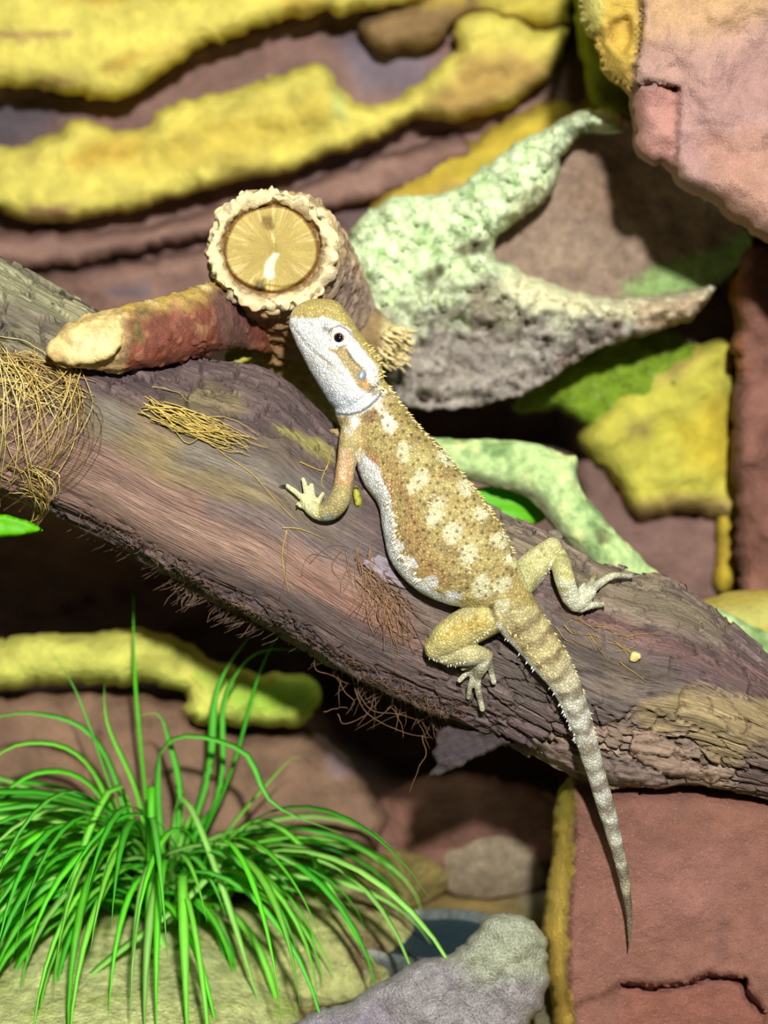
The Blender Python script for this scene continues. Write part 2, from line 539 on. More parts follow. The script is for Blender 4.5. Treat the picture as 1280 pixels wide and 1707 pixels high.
def two_edge_loft(st, n, m, ex=2.0):
    """stations rows: (ax,ay, bx,by, d, ht): edges a / b in the frame, centre depth, half depth -> rings, angle, interpolated rows
    angle 0 at b, 90 deg towards the lens, 180 at a"""
    mid = np.array([[(s[0] + s[2]) / 2, (s[1] + s[3]) / 2, *s] for s in st], float)
    q = crs(mid, n)[:, 2:]
    ph = np.linspace(0, 2 * np.pi, m, endpoint=False)
    A = W(q[:, 0], q[:, 1], q[:, 4]); B = W(q[:, 2], q[:, 3], q[:, 4])
    C = (A + B) / 2; H = (B - A) / 2
    c = np.cos(ph); s_ = np.sin(ph)
    cc = np.sign(c) * np.abs(c) ** (2 / ex); ss = np.sign(s_) * np.abs(s_) ** (2 / ex)
    rings = C[:, None] + H[:, None] * cc[None, :, None] - VIEW[None, None] * q[:, 5][:, None, None] * ss[None, :, None]
    return rings, ph, q

# ================================================================== THE SETTING
BROWN = lin(136, 106, 96); MAUVE = lin(122, 98, 94); YEL = lin(216, 201, 96); OCH = lin(178, 140, 58); DGREY = lin(92, 86, 96)

# floor: sandy ground with low relief, z about 0
def build_floor():
    xs = np.linspace(-42, 42, 170); ys = np.linspace(38, 86, 110)
    X, Y = np.meshgrid(xs, ys)
    P = p3(X, Y, 0)
    Z = -0.25 + 0.45 * fbm(P * 0.25, 4, 3) + 0.12 * fbm(P * 1.1, 3, 8)
    v = np.stack([X, Y, Z], -1).reshape(-1, 3)
    n, m = X.shape
    i = np.arange(n - 1)[:, None] * m; j = np.arange(m - 1)[None]
    f = np.stack([i + j, i + j + 1, i + j + 1 + m, i + j + m], -1).reshape(-1, 4)
    col = np.tile(lin(150, 128, 78), (len(v), 1))
    k = sstep(-0.2, 0.35, fbm(v * 0.3, 4, 21))[:, None]
    col = col * (1 - k) + lin(120, 112, 88) * k
    k = sstep(0.0, 0.5, fbm(v * 0.4 + 7, 4, 22))[:, None]
    col = col * (1 - k) + lin(165, 165, 80) * k
    o = obj('floor', new_mesh('floor', v, f, col), MAT['sand'])
    tag(o, 'sandy mottled ground at the foot of the rock wall', kind='structure')
build_floor()

def build_wall():
    xs = np.arange(-760, 2050, 13.0); ys = np.arange(-560, 1560, 13.0)
    X, Y = np.meshgrid(xs, ys)
    n, m = X.shape
    # bedding runs a little up to the right
    t = (Y + 0.20 * X + 26 * fbm(p3(X / 300, Y / 120), 3, 4)) / 74.0
    fr = t - np.floor(t)
    lay = _hash(np.floor(t).astype(np.int64) & 0xffff, np.zeros_like(t, dtype=np.int64), np.zeros_like(t, dtype=np.int64), 5)
    stepd = 0.9 * lay + 0.5 * fr
    d = 16.5 - stepd + 0.7 * fbm(p3(X / 140, Y / 90, 3), 5, 11)
    # deep recesses under the log and under the hollow bark
    for poly, dp in [([(-800, 840), (0, 850), (250, 930), (560, 1010), (620, 1130), (560, 1200), (330, 1130), (-800, 1130)], 6.0),
                     ([(540, 1060), (700, 1100), (960, 1200), (960, 1360), (640, 1340), (540, 1240)], 6.0), ([(640, 640), (960, 640), (960, 760), (640, 790)], 4.0)]:
        d = d + dp * (1 - sstep(-60, 30, sdf(X, Y, poly).reshape(X.shape)))
    v = W(X, Y, d).reshape(-1, 3)
    i = np.arange(n - 1)[:, None] * m; j = np.arange(m - 1)[None]
    f = np.stack([i + j, i + j + m, i + j + 1 + m, i + j + 1], -1).reshape(-1, 4)
    col = np.tile(BROWN, (len(v), 1))
    k = sstep(-0.1, 0.5, fbm(p3(X.ravel() / 160, Y.ravel() / 60, 1), 4, 31))[:, None]
    col = col * (1 - k) + MAUVE * k
    k = sstep(0.25, 0.6, fbm(p3(X.ravel() / 90, Y.ravel() / 70, 5), 4, 33))[:, None] * 0.5
    col = col * (1 - k) + DGREY * k
    # slate-grey hollows
    px = X.ravel(); py = Y.ravel()
    paint(col, px, py, [
        ([(-60, 170), (60, 160), (130, 180), (60, 235), (-60, 250)], DGREY, 18, 14, .8),
        ([(560, 60), (600, 50), (740, 100), (700, 140), (600, 160)], lin(120, 112, 128), 18, 14, .7),
        ([(170, 480), (260, 468), (280, 500), (170, 510)], DGREY, 10, 10, .7),
        ([(850, 1120), (1300, 1020), (1300, 1250), (600, 1330)], lin(110, 78, 66), 30, 20, .7),
    ], 50)
    w = obj('wall_back', new_mesh('wall_back', v, f, col), MAT['wall'])
    tag(w, 'layered brown rock wall with yellow ledges behind the log', kind='structure')
    return w
wall = build_wall()

yl = lambda p, c=YEL, s=14, r=14, st=.85: (p, c, s, r, st)
BRN_P = lin(140, 104, 70)
# --- yellow and brown ledges standing out of the wall, each a piece of its own
slab('rock_ledge', [(-620, -420), (-620, 150), (-300, 150), (0, 143), (60, 148), (110, 157), (165, 169), (205, 166), (240, 150), (258, 132),
                    (290, 112), (315, 95), (335, 78), (380, 60), (430, 44), (480, 34), (530, 27), (580, 31), (640, 12), (720, -6), (760, -420)],
     13.9, 2.1, 46, MAT['ledge'], YEL, [
         yl([(-60, 45), (40, 52), (120, 58), (60, 66), (-60, 60)], lin(150, 110, 80), 6, 6, .8),
         yl([(165, 118), (200, 92), (290, 78), (330, 80), (250, 95), (190, 128)], OCH, 10, 10, .75),
         yl([(40, 140), (90, 122), (150, 128), (110, 146)], lin(150, 116, 80), 8, 8, .8),
         yl([(100, -30), (230, -30), (210, 5), (110, 6)], OCH, 8, 8, .8),
         yl([(460, -10), (520, -30), (530, 20), (470, 25)], OCH, 12, 8, .6)],
     step=13, rag=9, lump=0.55, lscale=.45, seed=2, back=3.0, parent=wall)
slab('rock_ledge', [(588, 40), (640, 12), (720, -8), (760, -300), (1010, -300), (960, 40), (900, 50), (800, 20), (752, 36), (746, 58), (729, 78), (672, 88), (622, 84)],
     14.6, 1.5, 30, MAT['wall'], lin(135, 108, 70), [yl([(800, -40), (960, -40), (960, 40), (900, 52), (800, 16)], lin(196, 180, 70), 16, 12, .8),
                                                      yl([(640, 0), (760, -30), (780, 10), (700, 12)], lin(190, 165, 70), 10, 10, .7)],
     step=13, rag=7, lump=0.3, seed=3, back=2.5, parent=wall)
slab('rock_ledge', [(-620, 260), (-300, 250), (0, 245), (60, 236), (95, 220), (115, 198), (145, 195), (165, 211), (200, 216), (245, 214), (258, 186), (320, 165), (400, 149),
                    (470, 122), (510, 107), (540, 104), (556, 120), (566, 150), (600, 171), (645, 174), (672, 153), (729, 112), (766, 74), (747, 57), (755, 34), (802, 15),
                    (869, 27), (897, 55), (942, 34), (956, 50), (934, 96), (912, 134), (860, 170), (796, 199), (745, 206), (695, 196), (640, 226), (560, 256), (500, 281), (400, 301), (300, 326), (240, 346),
                    (165, 362), (115, 373), (50, 368), (0, 352), (-300, 350), (-620, 350)],
     14.2, 2.0, 34, MAT['ledge'], YEL, [
         yl([(110, 270), (140, 235), (200, 225), (250, 225), (225, 270), (150, 285)], lin(196, 158, 64), 14, 12, .8),
         yl([(230, 240), (330, 195), (430, 190), (520, 160), (560, 190), (520, 240), (330, 270), (220, 295)], lin(200, 176, 74), 22, 18, .75),
         yl([(40, 345), (130, 338), (110, 362), (50, 364)], lin(150, 105, 85), 7, 7, .8),
         yl([(700, 190), (770, 100), (850, 80), (925, 110), (900, 140), (790, 198)], lin(160, 120, 72), 22, 14, .8),
         yl([(545, 110), (575, 160), (580, 200), (560, 200)], lin(190, 200, 120), 10, 8, .7)],
     step=11, rag=6, lump=0.6, lscale=.55, seed=4, back=3.0, parent=wall)
slab('rock_ledge', [(-620, 385), (-300, 380), (50, 384), (150, 388), (250, 374), (340, 350), (500, 306), (640, 258), (760, 222), (800, 260), (640, 334), (420, 380), (330, 400), (298, 410),
                    (222, 420), (140, 441), (60, 446), (-300, 456), (-620, 460)],
     15.3, 1.5, 26, MAT['wall'], lin(142, 110, 98), [], step=13, rag=7, lump=0.35, seed=5, back=2.0, parent=wall)
slab('rock_ledge', [(-620, 470), (-300, 465), (60, 455), (140, 450), (222, 430), (300, 418), (420, 390), (560, 360), (640, 420), (640, 700), (400, 760), (-620, 700)],
     15.9, 1.6, 26, MAT['wall'], lin(140, 108, 96), [yl([(180, 482), (245, 470), (250, 492), (180, 500)], DGREY, 8, 8, .8)], step=16, rag=7, lump=0.35, seed=6, back=2.0, parent=wall,
     cracks=[([(120, 505), (170, 492), (210, 484), (250, 474), (330, 466)], 8, 0.5)])
slab('rock_ledge', [(580, 400), (625, 335), (665, 276), (698, 254), (742, 270), (776, 240), (841, 205), (890, 172), (960, 166), (1000, 150), (1050, 190), (1120, 300), (1000, 420), (700, 460)],
     15.2, 1.3, 40, MAT['ledge'], lin(196, 172, 62), [yl([(600, 380), (680, 300), (760, 290), (700, 400)], lin(180, 150, 55), 20, 16, .7),
                                                        yl([(720, 330), (760, 300), (800, 320), (740, 350)], MAUVE, 16, 14, .6)],
     step=14, rag=10, lump=0.4, seed=7, back=2.0, parent=wall)
slab('rock_ledge', [(955, -300), (1180, -300), (1240, 300), (1080, 330), (1010, 190), (975, 160), (958, 60)],
     12.5, 2.2, 40, MAT['ledge'], lin(150, 170, 40), [], step=16, rag=8, lump=0.5, seed=8, back=3.0, parent=wall)
# right: yellow boulder face, mauve face below it, reddish pillar
slab('rock_ledge', [(840, 690), (880, 640), (930, 585), (1010, 560), (1120, 550), (1180, 590), (1140, 680), (1030, 735), (985, 728), (960, 690), (900, 684)],
     12.6, 1.8, 40, MAT['moss'], lin(150, 184, 52), [], step=13, rag=8, lump=0.7, lscale=1.2, seed=9, back=3.5, parent=wall)
slab('rock_ledge', [(958, 735), (985, 690), (1040, 640), (1110, 590), (1170, 575), (1225, 560), (1240, 870), (1200, 872), (1130, 850), (1060, 870), (1040, 850), (1020, 800), (985, 765)],
     12.6, 2.2, 46, MAT['ledge'], lin(205, 198, 80), [yl([(1050, 700), (1090, 690), (1080, 730), (1045, 735)], lin(150, 130, 80), 12, 10, .7),
         yl([(1130, 720), (1200, 660), (1230, 700), (1220, 800), (1140, 780)], lin(205, 180, 50), 24, 16, .7),
         yl([(1050, 620), (1110, 590), (1180, 590), (1130, 640)], lin(170, 140, 90), 16, 12, .6),
         yl([(1030, 850), (1100, 825), (1230, 830), (1230, 900), (1030, 900)], lin(150, 118, 80), 16, 10, .8)],
     step=13, rag=8, lump=0.9, lscale=.9, seed=10, back=3.5, parent=wall)
slab('rock_ledge', [(960, 760), (1000, 755), (1040, 815), (1062, 865), (1130, 850), (1240, 860), (1240, 1010), (1050, 1030), (960, 960)],
     13.6, 1.4, 30, MAT['wall'], lin(136, 106, 96), [], step=14, rag=6, lump=0.4, seed=11, back=2.0, parent=wall,
     cracks=[([(1050, 900), (1130, 890), (1220, 900)], 7, .4)])
slab('rock_ledge', [(1190, 840), (1212, 822), (1232, 860), (1240, 960), (1215, 1000), (1186, 985), (1192, 920)],
     12.0, 1.0, 22, MAT['ledge'], lin(186, 160, 52), [], step=11, rag=5, lump=0.3, seed=12, back=2.5, parent=wall)
slab('rock_pillar', [(1214, 470), (1240, 400), (1420, 380), (1500, 700), (1460, 1060), (1240, 1040), (1228, 930), (1220, 760), (1226, 620)],
     9.5, 2.4, 40, MAT['wall'], lin(134, 92, 78), [yl([(1205, 430), (1240, 450), (1236, 620), (1222, 620)], lin(170, 110, 62), 14, 12, .8)],
     step=13, rag=8, lump=1.1, lscale=.8, seed=13, back=4.5, parent=wall)
# left bottom, under the log
slab('rock_ledge', [(-620, 1090), (-300, 1080), (0, 1066), (90, 1054), (155, 1051), (247, 1050), (309, 1066), (350, 1102), (428, 1122), (516, 1122), (538, 1140), (532, 1178), (505, 1212),
                    (412, 1214), (330, 1204), (300, 1188), (320, 1160), (260, 1138), (180, 1142), (124, 1136), (0, 1152), (-300, 1160), (-620, 1160)],
     10.2, 2.2, 34, MAT['ledge'], lin(224, 222, 106), [yl([(330, 1120), (430, 1130), (540, 1130), (540, 1190), (400, 1190)], lin(150, 205, 60), 22, 12, .75)],
     step=12, rag=6, lump=0.5, seed=14, back=5.0, parent=wall)
slab('rock_ledge', [(-620, 1170), (0, 1160), (180, 1150), (320, 1168), (330, 1212), (412, 1222), (530, 1214), (575, 1255), (612, 1320), (650, 1360), (640, 1420), (300, 1420), (-620, 1420)],
     11.6, 2.0, 40, MAT['wall'], lin(138, 108, 86), [yl([(540, 1230), (590, 1240), (610, 1280), (560, 1290)], lin(150, 130, 140), 12, 10, .7)], step=14, rag=7, lump=0.7, seed=15, back=4.5, parent=wall)
slab('rock_ledge', [(600, 1390), (630, 1330), (700, 1290), (800, 1290), (930, 1330), (960, 1440), (800, 1470), (620, 1450)],
     13.0, 1.8, 40, MAT['wall'], lin(130, 92, 78), [], step=14, rag=8, lump=0.5, seed=16, back=2.5, parent=wall)

# ================================================================== ROCKS
o = slab('sandstone_boulder', [(968, -40), (985, -190), (1500, -260), (1620, 150), (1560, 420), (1400, 470), (1310, 430), (1279, 407), (1262, 398), (1245, 380), (1215, 370), (1190, 340), (1160, 330),
                    (1130, 312), (1112, 280), (1090, 275), (1062, 262), (1052, 235), (1050, 180), (1044, 150), (1020, 140), (1002, 118), (992, 70), (972, 50), (966, 15)],
     3.0, 4.0, 56, MAT['sandstone'], lin(182, 144, 130), [
         ([(950, -60), (1060, -60), (1072, 40), (1062, 110), (1050, 160), (1000, 140), (960, 40)], lin(205, 172, 70), 9, 12, .95),
         ([(955, -60), (1000, -60), (1008, 40), (990, 60), (960, 50)], lin(215, 205, 110), 10, 10, .9),
         ([(1060, -60), (1290, -60), (1280, 20), (1180, 60), (1080, 70)], lin(208, 168, 118), 30, 20, .75),
         ([(1100, 170), (1280, 60), (1400, 100), (1400, 260), (1280, 250), (1150, 330)], lin(176, 136, 130), 30, 20, .7),
         ([(1170, 230), (1290, 220), (1290, 400), (1200, 360)], lin(190, 142, 120), 24, 20, .7),
         ([(1052, 150), (1130, 142), (1128, 290), (1062, 262)], lin(190, 136, 124), 8, 6, .8)],
     step=6, rag=6, lump=0.6, lscale=.8, octv=6, seed=20, back=8.5, pow_=0.24,
     steps=[([(1045, 150), (1128, 143), (1126, 240), (1118, 300), (1062, 268), (1046, 235)], -0.42, 3.0),
            ([(960, -80), (1062, -80), (1070, 30), (1060, 90), (1052, 145), (1000, 140), (960, 60)], -1.1, 9.0),
            ([(1018, 40), (1045, 30), (1056, 60), (1040, 92), (1016, 70)], -0.7, 8.0)],
     cracks=[([(1058, 146), (1085, 138), (1112, 143), (1130, 150)], 6, .7), ([(1130, 146), (1131, 200), (1124, 290)], 4, .25),
             ([(1068, 15), (1064, 70), (1054, 130)], 6, .6)])
recenter(tag(o, 'large pink sandstone boulder with ochre flank overhanging the hollow bark', 'rock'))

o = slab('sandstone_block', [(905, 1500), (922, 1420), (920, 1360), (930, 1312), (952, 1292), (1010, 1306), (1100, 1296), (1190, 1306), (1300, 1318), (1560, 1330), (1640, 1700), (1600, 1960), (960, 1960), (905, 1850), (925, 1720), (902, 1560)],
     3.2, 3.9, 46, MAT['sandstone'], lin(146, 100, 85), [
         ([(895, 1290), (958, 1290), (956, 1420), (948, 1530), (948, 1650), (962, 1720), (955, 1980), (890, 1980)], lin(230, 194, 86), 3.5, 7, .97),
         ([(905, 1290), (960, 1290), (955, 1360), (925, 1370)], lin(150, 150, 40), 10, 8, .6),
         ([(1050, 1420), (1230, 1400), (1200, 1560), (1080, 1540)], lin(156, 108, 96), 30, 20, .6),
         ([(1040, 1645), (1240, 1632), (1290, 1720), (1280, 1980), (1000, 1980)], lin(150, 92, 76), 12, 10, .6),
         ([(1110, 1345), (1140, 1335), (1150, 1365), (1120, 1375)], lin(110, 82, 72), 12, 10, .6),
         ([(1195, 1560), (1212, 1570), (1208, 1605), (1192, 1600)], lin(116, 84, 78), 8, 6, .6),
         ([(1200, 1530), (1225, 1535), (1215, 1550), (1198, 1548)], lin(112, 84, 74), 8, 6, .5),
         ([(960, 1330), (1010, 1320), (1060, 1340), (1000, 1380), (965, 1420)], lin(130, 90, 74), 18, 12, .5),
         ([(1100, 1380), (1180, 1330), (1290, 1340), (1290, 1400)], lin(150, 104, 84), 20, 14, .6)],
     step=7, rag=4, lump=0.4, lscale=.5, seed=21, back=4.5, pow_=0.42,
     steps=[([(890, 1280), (954, 1280), (952, 1420), (944, 1530), (944, 1650), (958, 1720), (950, 1990), (890, 1990)], -0.9, 8.0),
            ([(1035, 1643), (1100, 1650), (1170, 1632), (1240, 1632), (1246, 1660), (1275, 1700), (1310, 1990), (950, 1990), (950, 1680)], -0.45, 4.0)],
     cracks=[([(1035, 1641), (1090, 1648), (1150, 1640), (1180, 1628), (1240, 1634)], 8, 1.3), ([(1240, 1634), (1246, 1660), (1275, 1690)], 8, 1.2),
             ([(958, 1360), (955, 1440), (950, 1530), (948, 1650)], 4, .25)])
recenter(tag(o, 'brick-red sandstone block with yellow edge propping up the log', 'rock'))

o = slab('grey_stone', [(470, 1715), (520, 1685), (580, 1670), (630, 1640), (690, 1605), (750, 1590), (790, 1562), (806, 1530), (850, 1521), (890, 1532), (912, 1570), (917, 1640), (905, 1680), (880, 1720), (860, 1800), (450, 1800)],
     0.8, 1.9, 60, MAT['stone'], lin(182, 174, 174), [
         ([(750, 1590), (800, 1530), (850, 1515), (925, 1540), (925, 1640), (800, 1640)], lin(196, 202, 166), 30, 22, .8),
         ([(450, 1720), (560, 1690), (640, 1650), (660, 1720), (560, 1800)], lin(172, 160, 176), 24, 20, .7)],
     step=6, rag=8, lump=0.7, lscale=1.1, octv=6, seed=22, back=1.6, pow_=.34)
recenter(tag(o, 'speckled grey stone with a rough rounded top beside the red block', 'rock'))

def boulder(name, c, r, col, mat, seed, label, sub=5, amp=.16, layers=None, flat=0.0):
    bm = bmesh.new(); bmesh.ops.create_icosphere(bm, subdivisions=sub, radius=1)
    v = np.array([tuple(x.co) for x in bm.verts]); f = [tuple(x.index for x in q.verts) for q in bm.faces]; bm.free()
    k = 1 + amp * fbm(v * 1.2 + seed, 4, seed) * 2
    v = v * k[:, None]
    v[:, 2] = np.where(v[:, 2] < -0.55, -0.55 + 0.1 * (v[:, 2] + 0.55), v[:, 2])
    v = v * np.asarray(r)
    v[:, 2] -= v[:, 2].min()
    cc = np.tile(np.asarray(col, float), (len(v), 1)) * (1 + 0.3 * fbm(v * 0.6, 4, seed + 3))[:, None]
    if layers is not None: cc = layers(cc, v)
    me = new_mesh(name, v, np.array(f), cc)
    o = obj(name, me, mat)
    o.location = Vector(c) * S
    return tag(o, label, 'rock')

def mossy(c2, th, sc=.5, seed=5):
    def f(cc, v):
        k = sstep(th, th + .35, fbm(v * sc, 4, seed))[:, None]
        return cc * (1 - k) + np.asarray(c2) * k
    return f

def gp(px, py, z=0.0):
    """world cm of the point at height z seen at a pixel"""
    a = W(px, py, 0); o0 = np.array([0, 0, CAMZ]); dr = a - o0
    return o0 + dr * ((z - CAMZ) / dr[2])

g = gp(120, 1800); boulder('mossy_rock', (g[0] - 1, g[1] + 2, -0.3), (9.0, 6.8, 1.5), lin(230, 232, 156), MAT['moss'], 31, 'broad pale yellow-green mossy rock under the grass', layers=mossy(lin(196, 206, 112), .05, .9), amp=.14)
g = gp(520, 1620); boulder('mossy_rock', (g[0], g[1] + 1.0, -0.3), (4.2, 3.4, 1.5), lin(214, 214, 138), MAT['moss'], 32, 'smaller mossy rock between grass and grey stone', layers=mossy(lin(150, 130, 90), .1))
g = gp(810, 1500); boulder('round_stone', (g[0], g[1] + 2.0, -0.2), (2.9, 1.9, 1.9), lin(176, 156, 128), MAT['stone'], 33, 'rounded brown stone lying in shade below the log', amp=.08)
g = gp(660, 1505); boulder('round_stone', (g[0], g[1] + 1.2, -0.2), (2.4, 1.7, 1.3), lin(160, 142, 84), MAT['moss'], 34, 'low ochre stone beside the water dish', amp=.12)
g = gp(470, 1450); boulder('mossy_rock', (g[0], g[1] + 1.0, -0.2), (3.2, 1.8, 1.9), lin(176, 176, 100), MAT['moss'], 35, 'mossy ochre rock behind the right side of the grass', amp=.12)
g = gp(1215, 1035, 12.5)
o = slab('yellow_rock', [(1100, 1040), (1160, 1000), (1220, 985), (1320, 978), (1440, 1000), (1450, 1180), (1100, 1180)], 7.0, 2.2, 60, MAT['ledge'], lin(196, 176, 84),
         [([(1200, 1020), (1290, 1000), (1290, 1045), (1210, 1048)], lin(186, 190, 110), 12, 10, .6)], step=13, rag=6, lump=0.4, seed=24, back=3.2)
recenter(tag(o, 'smooth yellow-brown rock behind the right end of the log', 'rock'))

# water dish: irregular stone bowl with water
def water_dish():
    c = gp(712, 1590, 0.6); c[2] = 0.15
    t = thing('water_dish', c, 'small dark stone dish holding water behind the grey stone', 'dish')
    prof = [(0.0, 0.02), (2.0, 0.0), (2.5, 0.25), (2.95, 0.95), (3.0, 1.25), (2.85, 1.38), (2.6, 1.28), (2.35, 0.85), (1.9, 0.5), (0.0, 0.42)]
    m = 72; ph = np.linspace(0, 2 * np.pi, m, endpoint=False)
    wob = 1 + 0.06 * np.sin(2 * ph + 1) + 0.05 * np.sin(3 * ph) + .02 * np.sin(7 * ph)
    pr = cr(prof, 40)
    rings = np.stack([np.stack([c[0] + r * wob * np.cos(ph), c[1] + 0.62 * r * wob * np.sin(ph), np.full(m, c[2] + z)], -1) for r, z in pr])
    v, f = rings_mesh(rings, caps=False)
    col = np.tile(lin(120, 128, 124), (len(v), 1)) * (1 + .35 * fbm(v * .9, 4, 61))[:, None]
    px, py, _ = proj(v)
    paint(col, px, py, [([(585, 1560), (640, 1510), (690, 1520), (640, 1590), (600, 1620)], lin(196, 200, 180), 14, 10, .9)], 3)
    obj('bowl', new_mesh('bowl', v, f, col), MAT['stone'], t)
    r0 = 2.62; v = [(c[0], c[1], c[2] + 1.08)] + [(c[0] + r0 * wob[k] * math.cos(ph[k]), c[1] + .62 * r0 * wob[k] * math.sin(ph[k]), c[2] + 1.08) for k in range(m)]
    obj('water', new_mesh('water', v, [(0, 1 + k, 1 + (k + 1) % m) for k in range(m)]), MAT['water'], t)
water_dish()

# ================================================================== THE LOG
def add_surf(o, ang, scale=50.0):
    """grain coordinates for a piece whose fibres run at `ang` degrees in the frame"""
    me = o.data; n = len(me.vertices)
    v = np.empty(n * 3, np.float32); me.vertices.foreach_get('co', v); v = v.reshape(-1, 3) / S
    px, py, d = proj(v)
    c, s = math.cos(math.radians(ang)), math.sin(math.radians(ang))
    uv = np.stack([(px * c + py * s) / scale, (-px * s + py * c) / scale, d], -1).astype(np.float32)
    a = me.attributes.new('surf', 'FLOAT_VECTOR', 'POINT'); a.data.foreach_set('vector', uv.ravel())

LOG_ST = [(-330, 270, -450, 620), (-200, 330, -320, 680), (-100, 375, -200, 725), (30, 450, -60, 795), (150, 515, 60, 846), (250, 562, 165, 890), (335, 598, 262, 946), (425, 617, 360, 1003),
          (485, 645, 435, 1038), (560, 716, 505, 1076), (650, 768, 590, 1128), (740, 812, 690, 1174), (830, 854, 780, 1205), (905, 888, 860, 1240), (975, 925, 925, 1276),
          (1045, 953, 1000, 1308), (1115, 970, 1070, 1318), (1168, 1004, 1130, 1312), (1215, 1044, 1195, 1322), (1285, 1098, 1270, 1332), (1400, 1150, 1385, 1375), (1560, 1215, 1540, 1440)]

def build_log():
    st = [(*s, 0.0 + (0.004 * max(0, 60 - s[0])), 3.0) for s in LOG_ST]
    # a = bottom edge, b = top edge
    st = [(s[2], s[3], s[0], s[1], s[4], s[5]) for s in st]
    n, m = 1000, 330
    rings, ph, q = two_edge_loft(st, n, m, 2.15)
    mid = rings.mean(1)
    u = np.concatenate([[0], np.cumsum(np.linalg.norm(np.diff(mid, axis=0), axis=1))])
    U = np.repeat(u[:, None], m, 1); V = np.repeat((ph * 3.1)[None], n, 0)
    nx, ny = np.cos(ph) , np.sin(ph)
    px, py, _ = proj(rings)
    out = rings - mid[:, None]; out /= np.linalg.norm(out, axis=2)[..., None]
    cs = lambda su, sv, z=0.: p3(U * su + 3 * z, np.repeat((nx * 3.1)[None], n, 0) * sv + z, np.repeat((ny * 3.1)[None], n, 0) * sv)
    right = sstep(560, 860, px - 0.35 * (py - 1000))          # weathered, flaking half
    low = sstep(np.pi * 0.72, np.pi * 0.86, np.repeat(ph[None], n, 0)) * sstep(2 * np.pi * 1.0, 2 * np.pi * .9, np.repeat(ph[None], n, 0))
    rough = np.maximum(right, low)
    rough = np.maximum(rough, 1 - sstep(-12, 20, sdf(px, py, [(190, 560), (330, 590), (430, 610), (570, 720), (575, 800), (440, 745), (250, 690), (150, 640)]).reshape(px.shape)))
    rough = np.maximum(rough, 1 - sstep(-12, 20, sdf(px, py, [(-300, 280), (0, 420), (160, 510), (120, 590), (0, 585), (-300, 500)]).reshape(px.shape)))
    grain = fbm(cs(.22, 2.2), 4, 71)
    big = fbm(cs(.10, .45, 2), 3, 72)
    h = 0.16 * big + (0.028 + 0.07 * rough) * grain
    # flakes: stepped plates with ragged ends
    fl = fbm(cs(.20, .85, 5), 4, 73) * 3.2 + 0.25 * fbm(cs(1.6, 3.0, 5), 2, 74)
    fs = np.floor(fl) + sstep(0.0, 0.10, fl - np.floor(fl))
    h += rough * 0.13 * (fs * 0.5)
    # charred plates: long cells split by cross cracks
    wu = U * .80 + .35 * fbm(cs(.5, 1.4, 6), 3, 79); wv = V * 2.3 + .5 * fbm(cs(.3, 1.2, 8), 3, 80)
    iu = np.floor(wu); iv = np.floor(wv); f1 = np.full(U.shape, 9.); f2 = np.full(U.shape, 9.); idc = np.zeros(U.shape)
    for du in (-1, 0, 1):
        for dv in (-1, 0, 1):
            a_ = (iu + du).astype(np.int64) & 0xffff; b_ = (iv + dv).astype(np.int64) & 0xffff; z_ = np.zeros_like(a_)
            dd_ = np.hypot(iu + du + _hash(a_, b_, z_, 3) - wu, iv + dv + _hash(a_, b_, z_, 4) - wv)
            hh_ = _hash(a_, b_, z_, 7)
            c_ = dd_ < f1; f2 = np.where(c_, f1, np.minimum(f2, dd_)); idc = np.where(c_, hh_, idc); f1 = np.where(c_, dd_, f1)
    gap = 1 - sstep(.02, .10, f2 - f1)
    flaky = np.maximum(1 - sstep(-12, 20, sdf(px, py, [(190, 575), (330, 590), (430, 610), (575, 720), (575, 790), (440, 735), (250, 680), (150, 640)]).reshape(px.shape)), 1 - sstep(-12, 16, sdf(px, py, [(-300, 280), (0, 420), (160, 510), (120, 590), (0, 585), (-300, 500)]).reshape(px.shape)))
    flaky = np.maximum(flaky * .9, low * .8)
    plate = np.maximum(right, flaky) * sstep(-.25, .25, fbm(cs(.12, .4, 11), 3, 82) + .30)
    h += plate * (.27 * (idc - .5) - .22 * gap)
    crk = np.abs(fbm(cs(.16, 1.5, 9), 4, 75))
    crack = (1 - sstep(0.0, 0.045, crk)) * (0.15 + 0.85 * rough)
    h -= 0.16 * crack
    crk2 = np.abs(fbm(cs(.30, 3.4, 13), 3, 84)); crack2 = (1 - sstep(0.0, 0.05, crk2)) * rough * sstep(-.2, .2, fbm(cs(.3, .7, 14), 2, 85))
    h -= 0.08 * crack2
    h += .10 * low * fbm(cs(.7, 1.8, 15), 4, 86)
    # pale broken wood at the right end lies under the grey skin
    pale_poly = [(880, 1258), (960, 1215), (1035, 1200), (1060, 1180), (1125, 1195), (1140, 1150), (1170, 1140), (1290, 1160), (1600, 1260), (1600, 1480), (1250, 1345), (1060, 1330), (980, 1300)]
    s = sdf(px, py, pale_poly).reshape(px.shape) + 9 * fbm(cs(.8, 2.0, 3), 3, 76)
    pale = 1 - sstep(-3, 3, s)
    h -= 0.17 * pale
    for line, wd, dp in [([(1040, 1232), (1110, 1232), (1150, 1240), (1190, 1285), (1240, 1290)], 5, .18),
                         ([(900, 1240), (960, 1262), (1040, 1258), (1120, 1275), (1180, 1300)], 5, .14),
                         ([(1010, 1215), (1015, 1235), (1000, 1250)], 4, .12), ([(1090, 1160), (1140, 1165), (1200, 1190)], 4, .1),
                         ([(870, 1105), (940, 1140), (1000, 1160), (1060, 1180)], 4, .10), ([(905, 960), (1000, 1010), (1100, 1055), (1210, 1100), (1290, 1145)], 7, .13)]:
        h -= dp * (1 - sstep(wd * .4, wd, lined(px, py, line).reshape(px.shape) + 2 * fbm(cs(2, 3, 1), 2, 77)))
    # knot on the smooth side
    kd = np.hypot((px - 433) / 1.35, py - 866)
